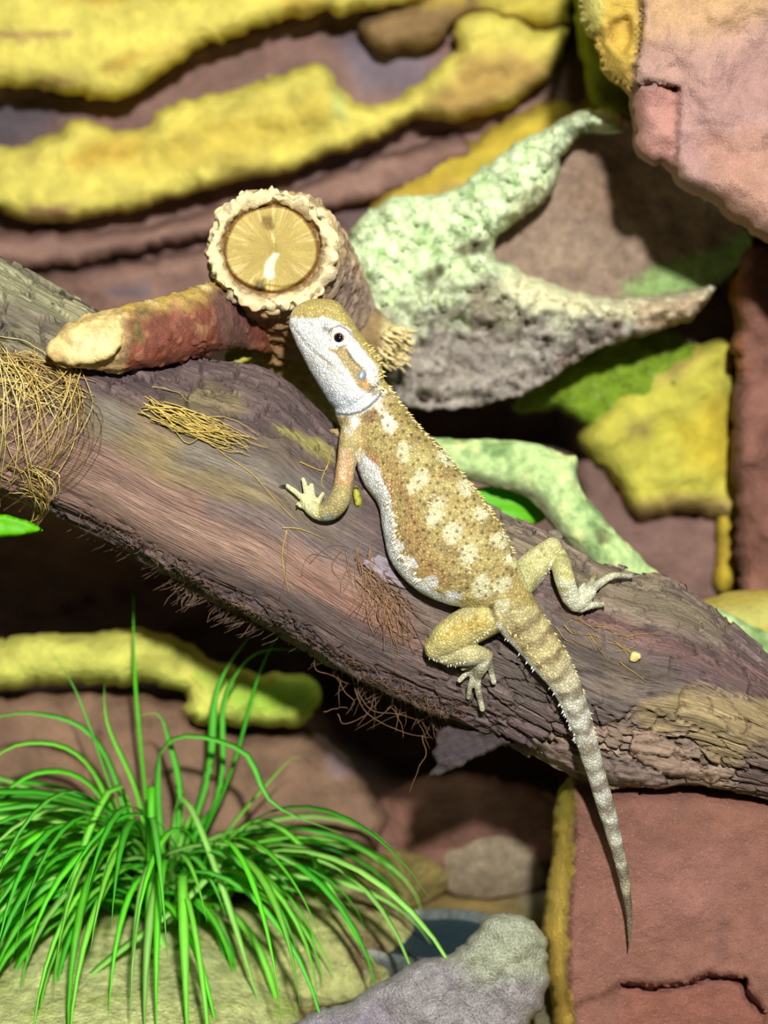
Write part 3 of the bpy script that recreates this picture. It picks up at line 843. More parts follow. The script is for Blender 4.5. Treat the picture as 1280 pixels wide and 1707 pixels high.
    h += 0.09 * np.exp(-(kd / 20) ** 2) - 0.12 * np.exp(-(kd / 6) ** 2) - .03 * np.exp(-((kd - 13) / 3) ** 2)
    V3 = rings + out * h[..., None]
    # colours
    PX = px.ravel(); PY = py.ravel()
    col = np.tile(lin(106, 88, 84), (n * m, 1))
    layers = [
        ([(-500, 250), (0, 420), (160, 510), (130, 590), (0, 590), (-500, 450)], lin(150, 146, 108), 14, 16, .9),
        ([(-300, 300), (0, 440), (90, 490), (150, 518), (130, 540), (0, 500), (-300, 380)], lin(206, 206, 150), 10, 14, .6),
        ([(-300, 420), (0, 500), (100, 545), (60, 560), (0, 540), (-300, 460)], lin(96, 92, 74), 8, 12, .7),
        ([(-300, 560), (0, 590), (120, 600), (80, 680), (0, 690), (-300, 640)], lin(150, 128, 84), 16, 16, .7),
        ([(-300, 700), (0, 690), (110, 720), (250, 780), (450, 880), (600, 950), (760, 1030), (700, 1090), (560, 1050), (420, 985), (280, 925), (120, 855), (-100, 790)], lin(188, 146, 124), 24, 16, .9),
        ([(120, 790), (300, 850), (480, 930), (640, 1010), (620, 1040), (440, 960), (270, 890), (120, 830)], lin(204, 166, 142), 12, 14, .6),
        ([(480, 935), (560, 970), (700, 1035), (720, 1075), (640, 1070), (500, 990)], lin(168, 112, 94), 14, 12, .7),
        ([(140, 690), (230, 690), (350, 740), (470, 800), (590, 880), (560, 905), (430, 850), (330, 830), (200, 760)], lin(178, 158, 92), 22, 18, .8),
        ([(310, 730), (420, 745), (540, 790), (600, 850), (560, 870), (450, 825), (370, 790), (290, 780)], lin(128, 124, 114), 18, 14, .85),
        ([(150, 650), (210, 690), (230, 720), (180, 730), (140, 690)], lin(140, 138, 122), 14, 10, .8),
        ([(430, 835), (520, 855), (610, 900), (660, 950), (600, 950), (480, 900), (340, 850), (350, 835)], lin(132, 120, 116), 12, 12, .7),
        ([(160, 590), (330, 594), (430, 612), (490, 642), (575, 722), (575, 790), (520, 770), (430, 710), (330, 690), (230, 660), (150, 630)], lin(96, 76, 76), 10, 12, .9),
        ([(270, 670), (340, 635), (400, 650), (420, 690), (340, 700)], lin(150, 136, 84), 9, 12, .75),
        ([(450, 705), (480, 708), (560, 745), (566, 770), (530, 762), (470, 725)], lin(196, 188, 84), 6, 6, .8),
        ([(440, 720), (530, 770), (560, 800), (480, 780), (400, 740)], lin(110, 98, 70), 12, 12, .7),
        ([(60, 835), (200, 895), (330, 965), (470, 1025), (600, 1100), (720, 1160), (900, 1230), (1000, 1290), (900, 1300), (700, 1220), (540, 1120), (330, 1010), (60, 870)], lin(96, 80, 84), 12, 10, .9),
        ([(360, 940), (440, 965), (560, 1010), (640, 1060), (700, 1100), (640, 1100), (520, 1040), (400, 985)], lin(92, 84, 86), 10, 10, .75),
        ([(690, 900), (830, 960), (1000, 1060), (1180, 1150), (1130, 1230), (1000, 1190), (880, 1180), (760, 1120), (690, 1060), (640, 960)], lin(120, 110, 98), 26, 18, .85),
        ([(720, 815), (830, 850), (960, 915), (1115, 968), (1215, 1040), (1200, 1075), (1100, 1040), (980, 985), (860, 930), (740, 870)], lin(160, 146, 112), 20, 16, .85),
        ([(900, 985), (960, 1000), (1060, 1040), (1160, 1080), (1290, 1120), (1290, 1150), (1180, 1110), (1060, 1070), (960, 1030)], lin(140, 96, 84), 12, 12, .8),
        ([(1100, 1070), (1200, 1080), (1300, 1120), (1300, 1180), (1180, 1150)], lin(112, 84, 82), 16, 14, .7),
        (pale_poly, lin(186, 160, 134), 5, 9, .95),
        ([(1060, 1180), (1140, 1150), (1290, 1170), (1290, 1270), (1200, 1290), (1140, 1225), (1070, 1225)], lin(186, 164, 104), 8, 10, .85),
        ([(1235, 1270), (1250, 1240), (1300, 1225), (1300, 1345), (1230, 1320)], lin(120, 96, 88), 8, 8, .85),
        ([(980, 1130), (1040, 1090), (1090, 1130), (1040, 1170)], lin(130, 116, 86), 14, 12, .6),
        ([(500, 590), (560, 720), (640, 770), (640, 800), (560, 780)], lin(104, 84, 80), 10, 8, .7),
    ]
    grey_ = lin(126, 106, 100)
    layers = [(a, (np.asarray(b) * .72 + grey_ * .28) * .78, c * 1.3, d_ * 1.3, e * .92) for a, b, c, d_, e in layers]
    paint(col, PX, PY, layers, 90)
    streak = fbm(cs(.12, 3.2, 4), 3, 78).ravel()
    col *= (1 + .5 * streak)[:, None]
    # weathered skin: tone varies by plate, painted darker inside cracks and plate gaps
    col *= (1 + .5 * (plate * (idc - .5)).ravel())[:, None]
    k = (np.clip(np.maximum(np.maximum(crack, .8 * plate * gap), crack2 * .9), 0, 1).ravel() * .72)[:, None]; col = col * (1 - k) + lin(58, 46, 46) * k
    t = thing('driftwood_log', (0, 57, 2), 'weathered driftwood log lying diagonally with the lizard on it', 'log')
    verts, faces = rings_mesh(V3)
    uv = np.stack([U, V, np.zeros_like(U)], -1).reshape(-1, 3); uv = np.concatenate([uv, [[0, 0, 0], [0, 0, 0]]])
    col = np.concatenate([col, col[:1], col[-1:]])
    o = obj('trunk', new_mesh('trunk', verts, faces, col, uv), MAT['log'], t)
    return t, BVHTree.FromPolygons(verts.tolist(), faces)
log, LOGT = build_log()

def on(tree, px, py, default=0.0):
    """depth of the first surface of `tree` seen at a pixel"""
    a = W(px, py, 0); o0 = np.array([0, 0, CAMZ]); dr = a - o0; dr = dr / np.linalg.norm(dr)
    h = tree.ray_cast(Vector(o0), Vector(dr))
    if h[0] is None: return default
    return float(proj(np.array(h[0]))[2])
logd = lambda px, py, default=0.0: on(LOGT, px, py, default)

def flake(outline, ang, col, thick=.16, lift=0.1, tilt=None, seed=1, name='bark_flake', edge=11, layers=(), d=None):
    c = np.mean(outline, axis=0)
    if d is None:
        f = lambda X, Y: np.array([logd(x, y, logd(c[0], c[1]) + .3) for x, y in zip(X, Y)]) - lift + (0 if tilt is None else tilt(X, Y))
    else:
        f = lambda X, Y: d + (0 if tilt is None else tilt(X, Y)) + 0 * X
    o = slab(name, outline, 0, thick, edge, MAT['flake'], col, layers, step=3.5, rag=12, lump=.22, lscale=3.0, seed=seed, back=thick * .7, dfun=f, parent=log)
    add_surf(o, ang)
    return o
DK = lin(96, 82, 84)
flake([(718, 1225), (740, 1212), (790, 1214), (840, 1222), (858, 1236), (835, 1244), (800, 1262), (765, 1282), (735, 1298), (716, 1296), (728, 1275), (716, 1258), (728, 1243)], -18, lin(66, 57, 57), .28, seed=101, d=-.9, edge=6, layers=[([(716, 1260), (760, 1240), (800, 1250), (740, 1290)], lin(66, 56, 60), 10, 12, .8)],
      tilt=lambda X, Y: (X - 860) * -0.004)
flake([(596, 936), (640, 925), (668, 960), (690, 985), (650, 976), (615, 958)], 24, lin(140, 128, 136), .1, .06, seed=104)
flake([(905, 884), (918, 880), (940, 894), (935, 902), (910, 896)], 25, lin(130, 120, 104), .12, .02, seed=105)
flake([(1026, 946), (1048, 947), (1047, 953), (1030, 955)], 0, lin(120, 112, 104), .08, .05, seed=106)
flake([(1055, 1215), (1110, 1218), (1128, 1240), (1170, 1282), (1230, 1290), (1180, 1308), (1110, 1292), (1050, 1262)], 14, lin(142, 120, 102), .14, .03, seed=115)
flake([(880, 1230), (960, 1245), (1040, 1262), (1110, 1290), (1120, 1306), (1040, 1312), (960, 1290), (900, 1262)], 12, lin(126, 108, 98), .18, .04, seed=116)

# ================================================================== CUT BRANCH (stump end, red side branch, frayed stub)
def build_cut_branch():
    t = thing('cut_branch', W(560, 640, 8), 'sawn branch with lumpy cream bark and a red side branch', 'branch')
    ax = np.array([(453, 418, -0.9, 106, 99), (462, 428, 0.1, 115, 108), (476, 456, 1.4, 118, 112), (494, 498, 2.9, 118, 112), (514, 548, 4.6, 113, 108), (530, 606, 6.6, 106, 102), (545, 670, 9.4, 100, 98)], float)
    q = cr(ax, 150)
    m = 200; ph = np.linspace(0, 2 * np.pi, m, endpoint=False)
    pre = np.array([(452, 416, -0.55, 78, 71), (452, 416, -0.72, 81, 74), (452, 416, -0.98, 86, 79), (452, 417, -1.12, 93, 86), (452, 417, -1.10, 100, 93)])
    q = np.concatenate([cr(pre, 14), q])
    X = q[:, 0][:, None] + q[:, 3][:, None] * np.cos(ph); Y = q[:, 1][:, None] + q[:, 4][:, None] * np.sin(ph)
    R = W(X, Y, np.repeat(q[:, 2][:, None], m, 1))
    C = W(q[:, 0], q[:, 1], q[:, 2])[:, None]
    out = R - C; out /= np.linalg.norm(out, axis=2)[..., None]
    along = np.repeat(np.concatenate([np.linspace(-1, 0, 14), np.linspace(0, 13, 150)])[:, None], m, 1)
    cell = .95 * np.abs(vnoise(R * 2.2, 5)) + .55 * np.abs(vnoise(R * 4.3, 6)) + .25 * np.abs(vnoise(R * 9, 7))
    wr = fbm(np.stack([np.cos(ph) * 1.6 + 0 * along, np.sin(ph) * 1.6 + 0 * along, along * 1.4], -1), 4, 9)
    w2 = np.abs(fbm(np.stack([np.cos(ph) * 2 + 0 * along, np.sin(ph) * 2 + 0 * along, along * 3.2], -1), 3, 19))
    rim = np.exp(-(along / 1.0) ** 2)
    h = 0.15 * (cell - .4) * (1.0 + rim) + .16 * wr - .10 * (1 - sstep(0, .12, w2)) * sstep(.5, 2, along)
    fade = sstep(-1.0, -0.6, along)
    V3 = R + out * (h * fade)[..., None] - VIEW * (0.22 * (cell - .4) * rim * fade)[..., None]
    px, py, _ = proj(V3); PX = px.ravel(); PY = py.ravel()
    col = np.tile(lin(186, 158, 112), (len(PX), 1))
    side = sstep(0.5, 2.6, along.ravel())[:, None]
    col = col * (1 - side) + lin(160, 132, 104) * side
    r1 = (1 - sstep(.25, .9, along.ravel()))[:, None]
    col = col * (1 - r1) + lin(228, 210, 162) * r1
    r0 = (1 - sstep(-.85, -.35, along.ravel()))[:, None]
    col = col * (1 - r0) + lin(140, 104, 58) * r0
    k = sstep(.55, .9, cell.ravel())[:, None] * .5; col = col * (1 - k) + lin(232, 214, 170) * k
    k = (1 - sstep(.05, .22, cell.ravel()))[:, None] * .5; col = col * (1 - k) + lin(130, 100, 62) * k
    paint(col, PX, PY, [([(545, 470), (575, 440), (620, 480), (650, 560), (620, 600), (560, 520)], lin(164, 142, 128), 12, 10, .7),
                        ([(385, 505), (440, 510), (520, 560), (530, 660), (470, 640), (420, 590)], lin(168, 124, 74), 14, 12, .75),
                        ([(360, 480), (400, 500), (420, 560), (390, 560)], lin(98, 76, 60), 8, 8, .6)], 140)
    verts, faces = rings_mesh(V3, caps=False)
    base_tree = BVHTree.FromPolygons(verts.tolist(), faces)
    b = obj('bark', new_mesh('bark', verts, faces, col), MAT['stump'], t)
    # sawn face: disc with rays
    nr = 40; rr = np.linspace(0, 1, nr)
    X = 452 + np.outer(rr, 81 * np.cos(ph) * (1 + .025 * np.sin(3 * ph))); Y = 415 + np.outer(rr, 74 * np.sin(ph) * (1 + .02 * np.cos(5 * ph)))
    rad = np.repeat(rr[:, None], m, 1); TH_ = np.repeat(ph[None], nr, 0)
    d = -0.98 + 0.36 * sstep(.90, 1.0, rad) - .022 * fbm(p3(np.cos(TH_) * 12, np.sin(TH_) * 12, rad * 1.2), 3, 4) * sstep(.1, .5, rad)
    ch = np.hypot((X - 447) / 10, (Y - 372) / 12); d = d + .12 * np.exp(-ch ** 2)
    ck = lined(X, Y, [(447, 375), (456, 398), (458, 420)]).reshape(X.shape); d = d + .06 * np.exp(-(ck / 3) ** 2)
    d = d + .10 * (1 - sstep(2, 5, lined(X, Y, [(430, 488), (445, 478), (470, 482), (500, 474)]).reshape(X.shape)))
    V3 = W(X, Y, d)
    px, py, _ = proj(V3); PX = px.ravel(); PY = py.ravel()
    col = np.tile(lin(170, 148, 82), (len(PX), 1))
    k = sstep(.35, .9, rad.ravel())[:, None] * .6; col = col * (1 - k) + lin(176, 154, 88) * k
    k = sstep(.90, .97, rad.ravel())[:, None]; col = col * (1 - k) + lin(140, 100, 50) * k
    ray = sstep(.1, .5, fbm(p3(np.cos(TH_) * 22, np.sin(TH_) * 22, rad * 2.5), 3, 44)).ravel()[:, None] * .34 * sstep(.35, .7, rad.ravel())[:, None]
    col = col * (1 - ray) + lin(238, 222, 160) * ray
    paint(col, PX, PY, [([(437, 362), (452, 362), (458, 378), (446, 384), (436, 374)], lin(120, 96, 50), 4, 3, .8),
                        ([(438, 462), (446, 436), (456, 422), (464, 424), (456, 440), (458, 462), (448, 466)], lin(206, 210, 190), 3, 5, .9),
                        ([(452, 385), (456, 385), (460, 405), (455, 405)], lin(225, 208, 140), 3, 2, .8),
                        ([(425, 470), (440, 466), (440, 490), (425, 492)], lin(84, 68, 48), 4, 4, .8)], 8)
    verts, faces = rings_mesh(V3, caps=False)
    uv = np.stack([np.cos(TH_), np.sin(TH_), rad], -1).reshape(-1, 3)
    obj('cut_face', new_mesh('cut_face', verts, faces, col, uv), MAT['cut'], t)
    # red side branch
    st = [(455, 590, 420, 462, 1.9, 1.1), (405, 582, 374, 466, 0.4, 1.1), (372, 584, 338, 476, -0.6, 1.08), (330, 592, 300, 490, -1.5, 1.03), (285, 604, 255, 500, -2.3, 1.0), (240, 612, 215, 510, -2.8, .95), (200, 616, 182, 517, -3.05, .92), (160, 614, 150, 524, -3.25, .86), (120, 610, 118, 540, -3.4, .7), (96, 604, 98, 556, -3.46, .5)]
    rings, ph2, q = two_edge_loft(st, 150, 110, 2.1)
    mid = rings.mean(1)[:, None]; out = rings - mid; out /= np.linalg.norm(out, axis=2)[..., None]
    h = .13 * fbm(rings * .9, 4, 151) + .055 * fbm(rings * 3.4, 4, 152)
    px, py, _ = proj(rings)
    for cx, cy, a, r in [(228, 553, .11, 12), (300, 560, -.06, 9), (245, 600, .08, 10), (340, 565, .06, 8), (270, 520, .05, 9), (212, 520, .06, 9)]:
        h += a * np.exp(-(((px - cx) ** 2 + (py - cy) ** 2) / r ** 2))
    scuff = sstep(.25, .5, fbm(rings * p3(1.2, 3.0, 3.0), 4, 153))
    h += .09 * sstep(.3, .6, scuff) + .05 * sstep(.35, .6, vnoise(rings * 3.1, 154))
    V3 = rings + out * h[..., None]
    px, py, _ = proj(V3); PX = px.ravel(); PY = py.ravel()
    col = np.tile(lin(120, 62, 42), (len(PX), 1))
    tv = np.repeat(np.cos(ph2)[None], 150, 0).ravel()
    k = sstep(.15, .75, tv + .25 * fbm(rings.reshape(-1, 3) * 1.6, 3, 155))[:, None]; col = col * (1 - k) + lin(190, 160, 84) * k
    k = sstep(.35, .6, vnoise(rings.reshape(-1, 3) * 3.1, 154))[:, None] * .35; col = col * (1 - k) + lin(190, 132, 96) * k
    k = scuff.ravel()[:, None] * sstep(-.2, .5, tv)[:, None] * .8; col = col * (1 - k) + lin(224, 206, 146) * k
    k = sstep(.2, .5, fbm(rings.reshape(-1, 3) * 1.1 + 4, 3, 158))[:, None] * .5; col = col * (1 - k) + lin(100, 48, 40) * k
    paint(col, PX, PY, [([(345, 478), (420, 470), (420, 600), (375, 590), (352, 530)], lin(104, 74, 66), 10, 10, .85),
                        ([(222, 535), (236, 535), (242, 570), (230, 575), (220, 560)], lin(110, 92, 46), 5, 4, .9),
                        ([(60, 540), (150, 515), (212, 520), (216, 570), (205, 625), (60, 625)], lin(206, 178, 118), 7, 7, .85),
                        ([(325, 540), (350, 540), (345, 556), (325, 556)], lin(160, 120, 80), 6, 5, .6),
                        ([(205, 528), (216, 540), (222, 590), (200, 612), (150, 620), (196, 596), (208, 566)], lin(120, 88, 54), 4, 5, .7), ([(222, 512), (246, 510), (250, 524), (230, 530)], lin(84, 64, 44), 5, 5, .6),
                        ([(285, 500), (300, 498), (310, 530), (296, 560), (286, 540)], lin(160, 96, 78), 8, 6, .5)], 160)
    verts, faces = rings_mesh(V3)
    col = np.concatenate([col, col[:1], col[-1:]])
    sb = obj('side_branch', new_mesh('side_branch', verts, faces, col), MAT['redbark'], t)
    sb['label'] = 'reddish brown side branch with scuffed cream top'
    # its pale oblique cut
    f = lambda X, Y: -3.92 - 0.35 * np.clip((X - 76) / 130, 0, 1)
    o = slab('cut_face', [(75, 590), (82, 570), (105, 552), (140, 536), (176, 528), (198, 534), (207, 556), (203, 578), (188, 594), (160, 604), (125, 608), (92, 605)], 0, .14, 10, MAT['stump'], lin(226, 198, 132),
             [([(110, 590), (130, 560), (190, 550), (190, 585), (150, 598)], lin(240, 218, 160), 10, 8, .8), ([(70, 600), (90, 580), (120, 600), (100, 612)], lin(180, 150, 90), 6, 5, .6)],
             step=4, rag=5, lump=.10, lscale=3, seed=171, dfun=f, back=.9, parent=sb)
    # frayed stub on the right
    P = crs(np.array([(585, 530, 4.6), (612, 552, 4.0), (640, 570, 3.5), (658, 580, 3.2)]), 26)
    pts = W(P[:, 0], P[:, 1], P[:, 2])
    rr = np.interp(np.linspace(0, 1, 26), [0, .4, .8, 1], [.95, .8, .74, .78])
    rings = tube(pts, rr, 60)[:-3]
    h = .08 * fbm(rings * 2, 4, 181)
    mid = rings.mean(1)[:, None]; out = rings - mid; out /= np.linalg.norm(out, axis=2)[..., None] + 1e-9
    V3 = rings + out * h[..., None]
    verts, faces = rings_mesh(V3)
    col = np.tile(lin(150, 124, 84), (len(verts), 1)) * (1 + .3 * fbm(verts * 1.5, 3, 182))[:, None]
    px, py, _ = proj(verts); paint(col, px, py, [([(636, 530), (690, 540), (700, 620), (640, 612)], lin(222, 206, 150), 8, 6, .9)], 4)
    st_ = obj('stub', new_mesh('stub', verts, faces, col), MAT['stump'], t)
    bag = Bag(); rs = np.random.default_rng(5)
    T, A, B = frame_along(pts)
    for k in range(110):
        a = rs.uniform(0, 2 * np.pi); r = .78 * math.sqrt(rs.uniform(0.25, 1))
        p0 = pts[-1] + r * (A[-1] * math.cos(a) + B[-1] * math.sin(a)) - T[-1] * .15
        L = rs.uniform(.25, .62)
        p1 = p0 + T[-1] * L + rs.normal(0, .08, 3)
        strand(bag, np.linspace(p0, p1, 4) + rs.normal(0, .015, (4, 3)), rs.uniform(.05, .1), lin(226, 208, 150) * rs.uniform(.75, 1.05), 5, .35)
    tag(obj('frayed_fibres', bag.mesh('frayed_fibres'), MAT['fibre'], st_), kind='stuff')
    return t, base_tree
stump, STUMPT = build_cut_branch()

# ================================================================== HOLLOW CORK BARK
def build_cork():
    t = thing('cork_bark', W(800, 690, 7), 'hollow curl of pale green cork bark behind the sawn branch', 'bark')
    outline = [(560, 440), (585, 385), (615, 350), (650, 326), (700, 326), (735, 322), (770, 312), (790, 290), (822, 268), (850, 245), (900, 220), (930, 200), (965, 184), (1005, 178), (1030, 192), (1040, 215),
               (1030, 226), (985, 222), (955, 232), (938, 262), (928, 300), (905, 338), (875, 360), (845, 380), (826, 392), (820, 418), (828, 442), (845, 438), (880, 455), (920, 474), (970, 488), (1030, 496),
               (1090, 495), (1130, 486), (1190, 470), (1196, 486), (1170, 515), (1150, 535), (1100, 556), (1030, 572), (975, 596), (940, 620), (895, 645), (850, 666), (800, 678), (740, 684), (680, 684), (640, 660), (610, 600), (585, 520)]
    def hf(X, Y, dist):
        p = p3(X / 50, Y / 50, 0)
        k = np.clip(dist / 12, 0, 1)
        n1 = 1.0 * np.abs(vnoise(p * 1.7, 3)) + .7 * np.abs(vnoise(p * 3.4, 4)) + .3 * np.abs(vnoise(p * 8, 5))
        furrow = np.abs(fbm(p3(X / 50 * .8 + Y / 50 * .5, Y / 50 * 1.6 - X / 50 * .9, 2), 4, 6))
        h = .85 * (n1 - .5) - .6 * (1 - sstep(0, .11, furrow))
        # fold running under the mouth, lower side turns away
        h += -1.2 * sstep(0, 90, Y - (500 + 0.0 * X) - np.clip((700 - X), 0, 200) * .5) * sstep(560, 700, X)
        return h * k
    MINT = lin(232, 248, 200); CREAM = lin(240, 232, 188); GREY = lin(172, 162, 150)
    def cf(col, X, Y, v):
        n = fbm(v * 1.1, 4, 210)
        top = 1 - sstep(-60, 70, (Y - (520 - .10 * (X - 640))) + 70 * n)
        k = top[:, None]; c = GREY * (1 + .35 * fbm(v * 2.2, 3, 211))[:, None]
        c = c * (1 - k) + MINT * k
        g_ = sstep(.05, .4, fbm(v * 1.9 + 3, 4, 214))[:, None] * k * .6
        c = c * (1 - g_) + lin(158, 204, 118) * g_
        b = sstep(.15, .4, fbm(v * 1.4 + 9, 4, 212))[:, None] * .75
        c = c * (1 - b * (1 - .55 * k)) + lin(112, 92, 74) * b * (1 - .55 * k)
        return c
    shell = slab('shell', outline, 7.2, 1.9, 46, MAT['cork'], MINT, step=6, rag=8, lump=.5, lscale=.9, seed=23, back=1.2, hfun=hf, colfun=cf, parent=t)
    # second paint: cream lip and dark knots
    me = shell.data; n = len(me.vertices); v = np.empty(n * 3, np.float32); me.vertices.foreach_get('co', v)
    px, py, _ = proj(v.reshape(-1, 3) / S)
    c = np.empty(n * 4, np.float32); me.attributes['Col'].data.foreach_get('color', c); c = c.reshape(-1, 4); cc = c[:, :3].astype(float)
    paint(cc, px, py, [([(838, 440), (880, 452), (960, 484), (1090, 494), (1190, 474), (1190, 500), (1100, 530), (1000, 530), (900, 520), (845, 490)], CREAM, 10, 10, .85),
                       ([(1060, 505), (1180, 485), (1170, 520), (1110, 550), (1060, 550)], lin(214, 186, 150), 14, 10, .8),
                       ([(750, 415), (790, 395), (815, 405), (800, 425), (770, 432)], lin(96, 78, 56), 6, 8, .85),
                       ([(700, 455), (735, 440), (745, 460), (715, 478)], lin(104, 96, 70), 7, 8, .8),
                       ([(780, 480), (830, 450), (850, 500), (900, 530), (840, 560), (770, 540)], lin(150, 136, 116), 14, 14, .7),
                       ([(930, 205), (1000, 200), (1035, 215), (960, 235)], lin(120, 116, 100), 10, 8, .6),
                       ([(860, 330), (920, 290), (930, 330), (880, 365), (840, 385)], lin(180, 172, 130), 10, 10, .6)], 220)
    c[:, :3] = np.clip(cc, 0, 1); me.attributes['Col'].data.foreach_set('color', c.ravel())
    # inner wall of the curl, seen through the mouth
    o = slab('inner_wall', [(790, 480), (800, 360), (880, 260), (950, 190), (1040, 190), (1100, 240), (1180, 320), (1250, 385), (1256, 420), (1230, 455), (1185, 480), (1120, 505), (1000, 520), (850, 500)],
             7.9, -1.2, 90, MAT['cork'], lin(150, 128, 110), [
                 ([(960, 240), (1040, 230), (1060, 330), (1020, 380), (930, 340)], lin(150, 122, 100), 24, 18, .7),
                 ([(870, 400), (960, 380), (1020, 430), (920, 460), (850, 450)], lin(168, 146, 124), 22, 16, .7),
                 ([(1000, 250), (1060, 260), (1040, 290), (990, 290)], lin(90, 76, 70), 14, 12, .6),
                 ([(1040, 470), (1100, 440), (1180, 420), (1250, 380), (1260, 430), (1180, 490), (1050, 500)], lin(150, 190, 110), 14, 12, .8)],
             step=9, rag=8, lump=.35, lscale=1.4, seed=24, back=3.2, parent=t)
    return t
cork = build_cork()

# ================================================================== LICHEN-GREEN BRANCH BEHIND THE LOG
def build_green_branch():
    st = [(610, 770, 620, 716, 5.2, .6), (680, 785, 690, 726, 5.0, .62), (735, 793, 745, 731, 4.8, .65), (800, 806, 820, 733, 4.6, .68), (862, 822, 885, 738, 4.4, .72), (898, 845, 945, 763, 4.2, .8), (925, 880, 968, 812, 4.0, .74), (958, 915, 1000, 858, 3.9, .7),
          (1000, 958, 1042, 905, 3.9, .68), (1055, 1010, 1096, 955, 4.0, .66), (1130, 1068, 1170, 1005, 4.3, .66), (1225, 1118, 1255, 1042, 4.6, .66), (1330, 1165, 1350, 1090, 4.8, .66), (1460, 1215, 1480, 1140, 4.9, .62)]
    rings, ph, q = two_edge_loft(st, 260, 90, 2.0)
    mid = rings.mean(1)[:, None]; out = rings - mid; out /= np.linalg.norm(out, axis=2)[..., None]
    px, py, _ = proj(rings)
    h = .10 * fbm(rings * .9, 4, 231) + .06 * np.abs(vnoise(rings * 3, 4))
    h += .42 * np.exp(-(((px - 962) / 15) ** 2 + ((py - 772) / 14) ** 2)) + .10 * np.exp(-(((px - 1005) / 10) ** 2 + ((py - 895) / 10) ** 2))
    V3 = rings + out * h[..., None]
    verts, faces = rings_mesh(V3)
    px, py, _ = proj(verts)
    col = np.tile(lin(176, 200, 134), (len(verts), 1)); k = sstep(-.1, .4, fbm(verts * 1.2, 4, 233))[:, None]
    col = col * (1 - k) + lin(120, 150, 92) * k
    k = sstep(.2, .5, fbm(verts * 2.2 + 3, 3, 234))[:, None] * .7; col = col * (1 - k) + lin(216, 224, 150) * k
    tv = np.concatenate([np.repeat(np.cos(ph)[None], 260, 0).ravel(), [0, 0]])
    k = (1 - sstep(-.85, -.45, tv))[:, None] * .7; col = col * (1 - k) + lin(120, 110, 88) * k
    paint(col, px, py, [([(990, 885), (1010, 880), (1015, 905), (998, 910)], lin(96, 96, 64), 6, 5, .8), ([(950, 775), (980, 775), (975, 800), (955, 800)], lin(110, 112, 96), 6, 5, .6)], 5)
    o = obj('lichen_branch', new_mesh('lichen_branch', verts, faces, col), MAT['branch'])
    recenter(tag(o, 'bent lichen-green branch passing behind the log', 'branch'))
build_green_branch()

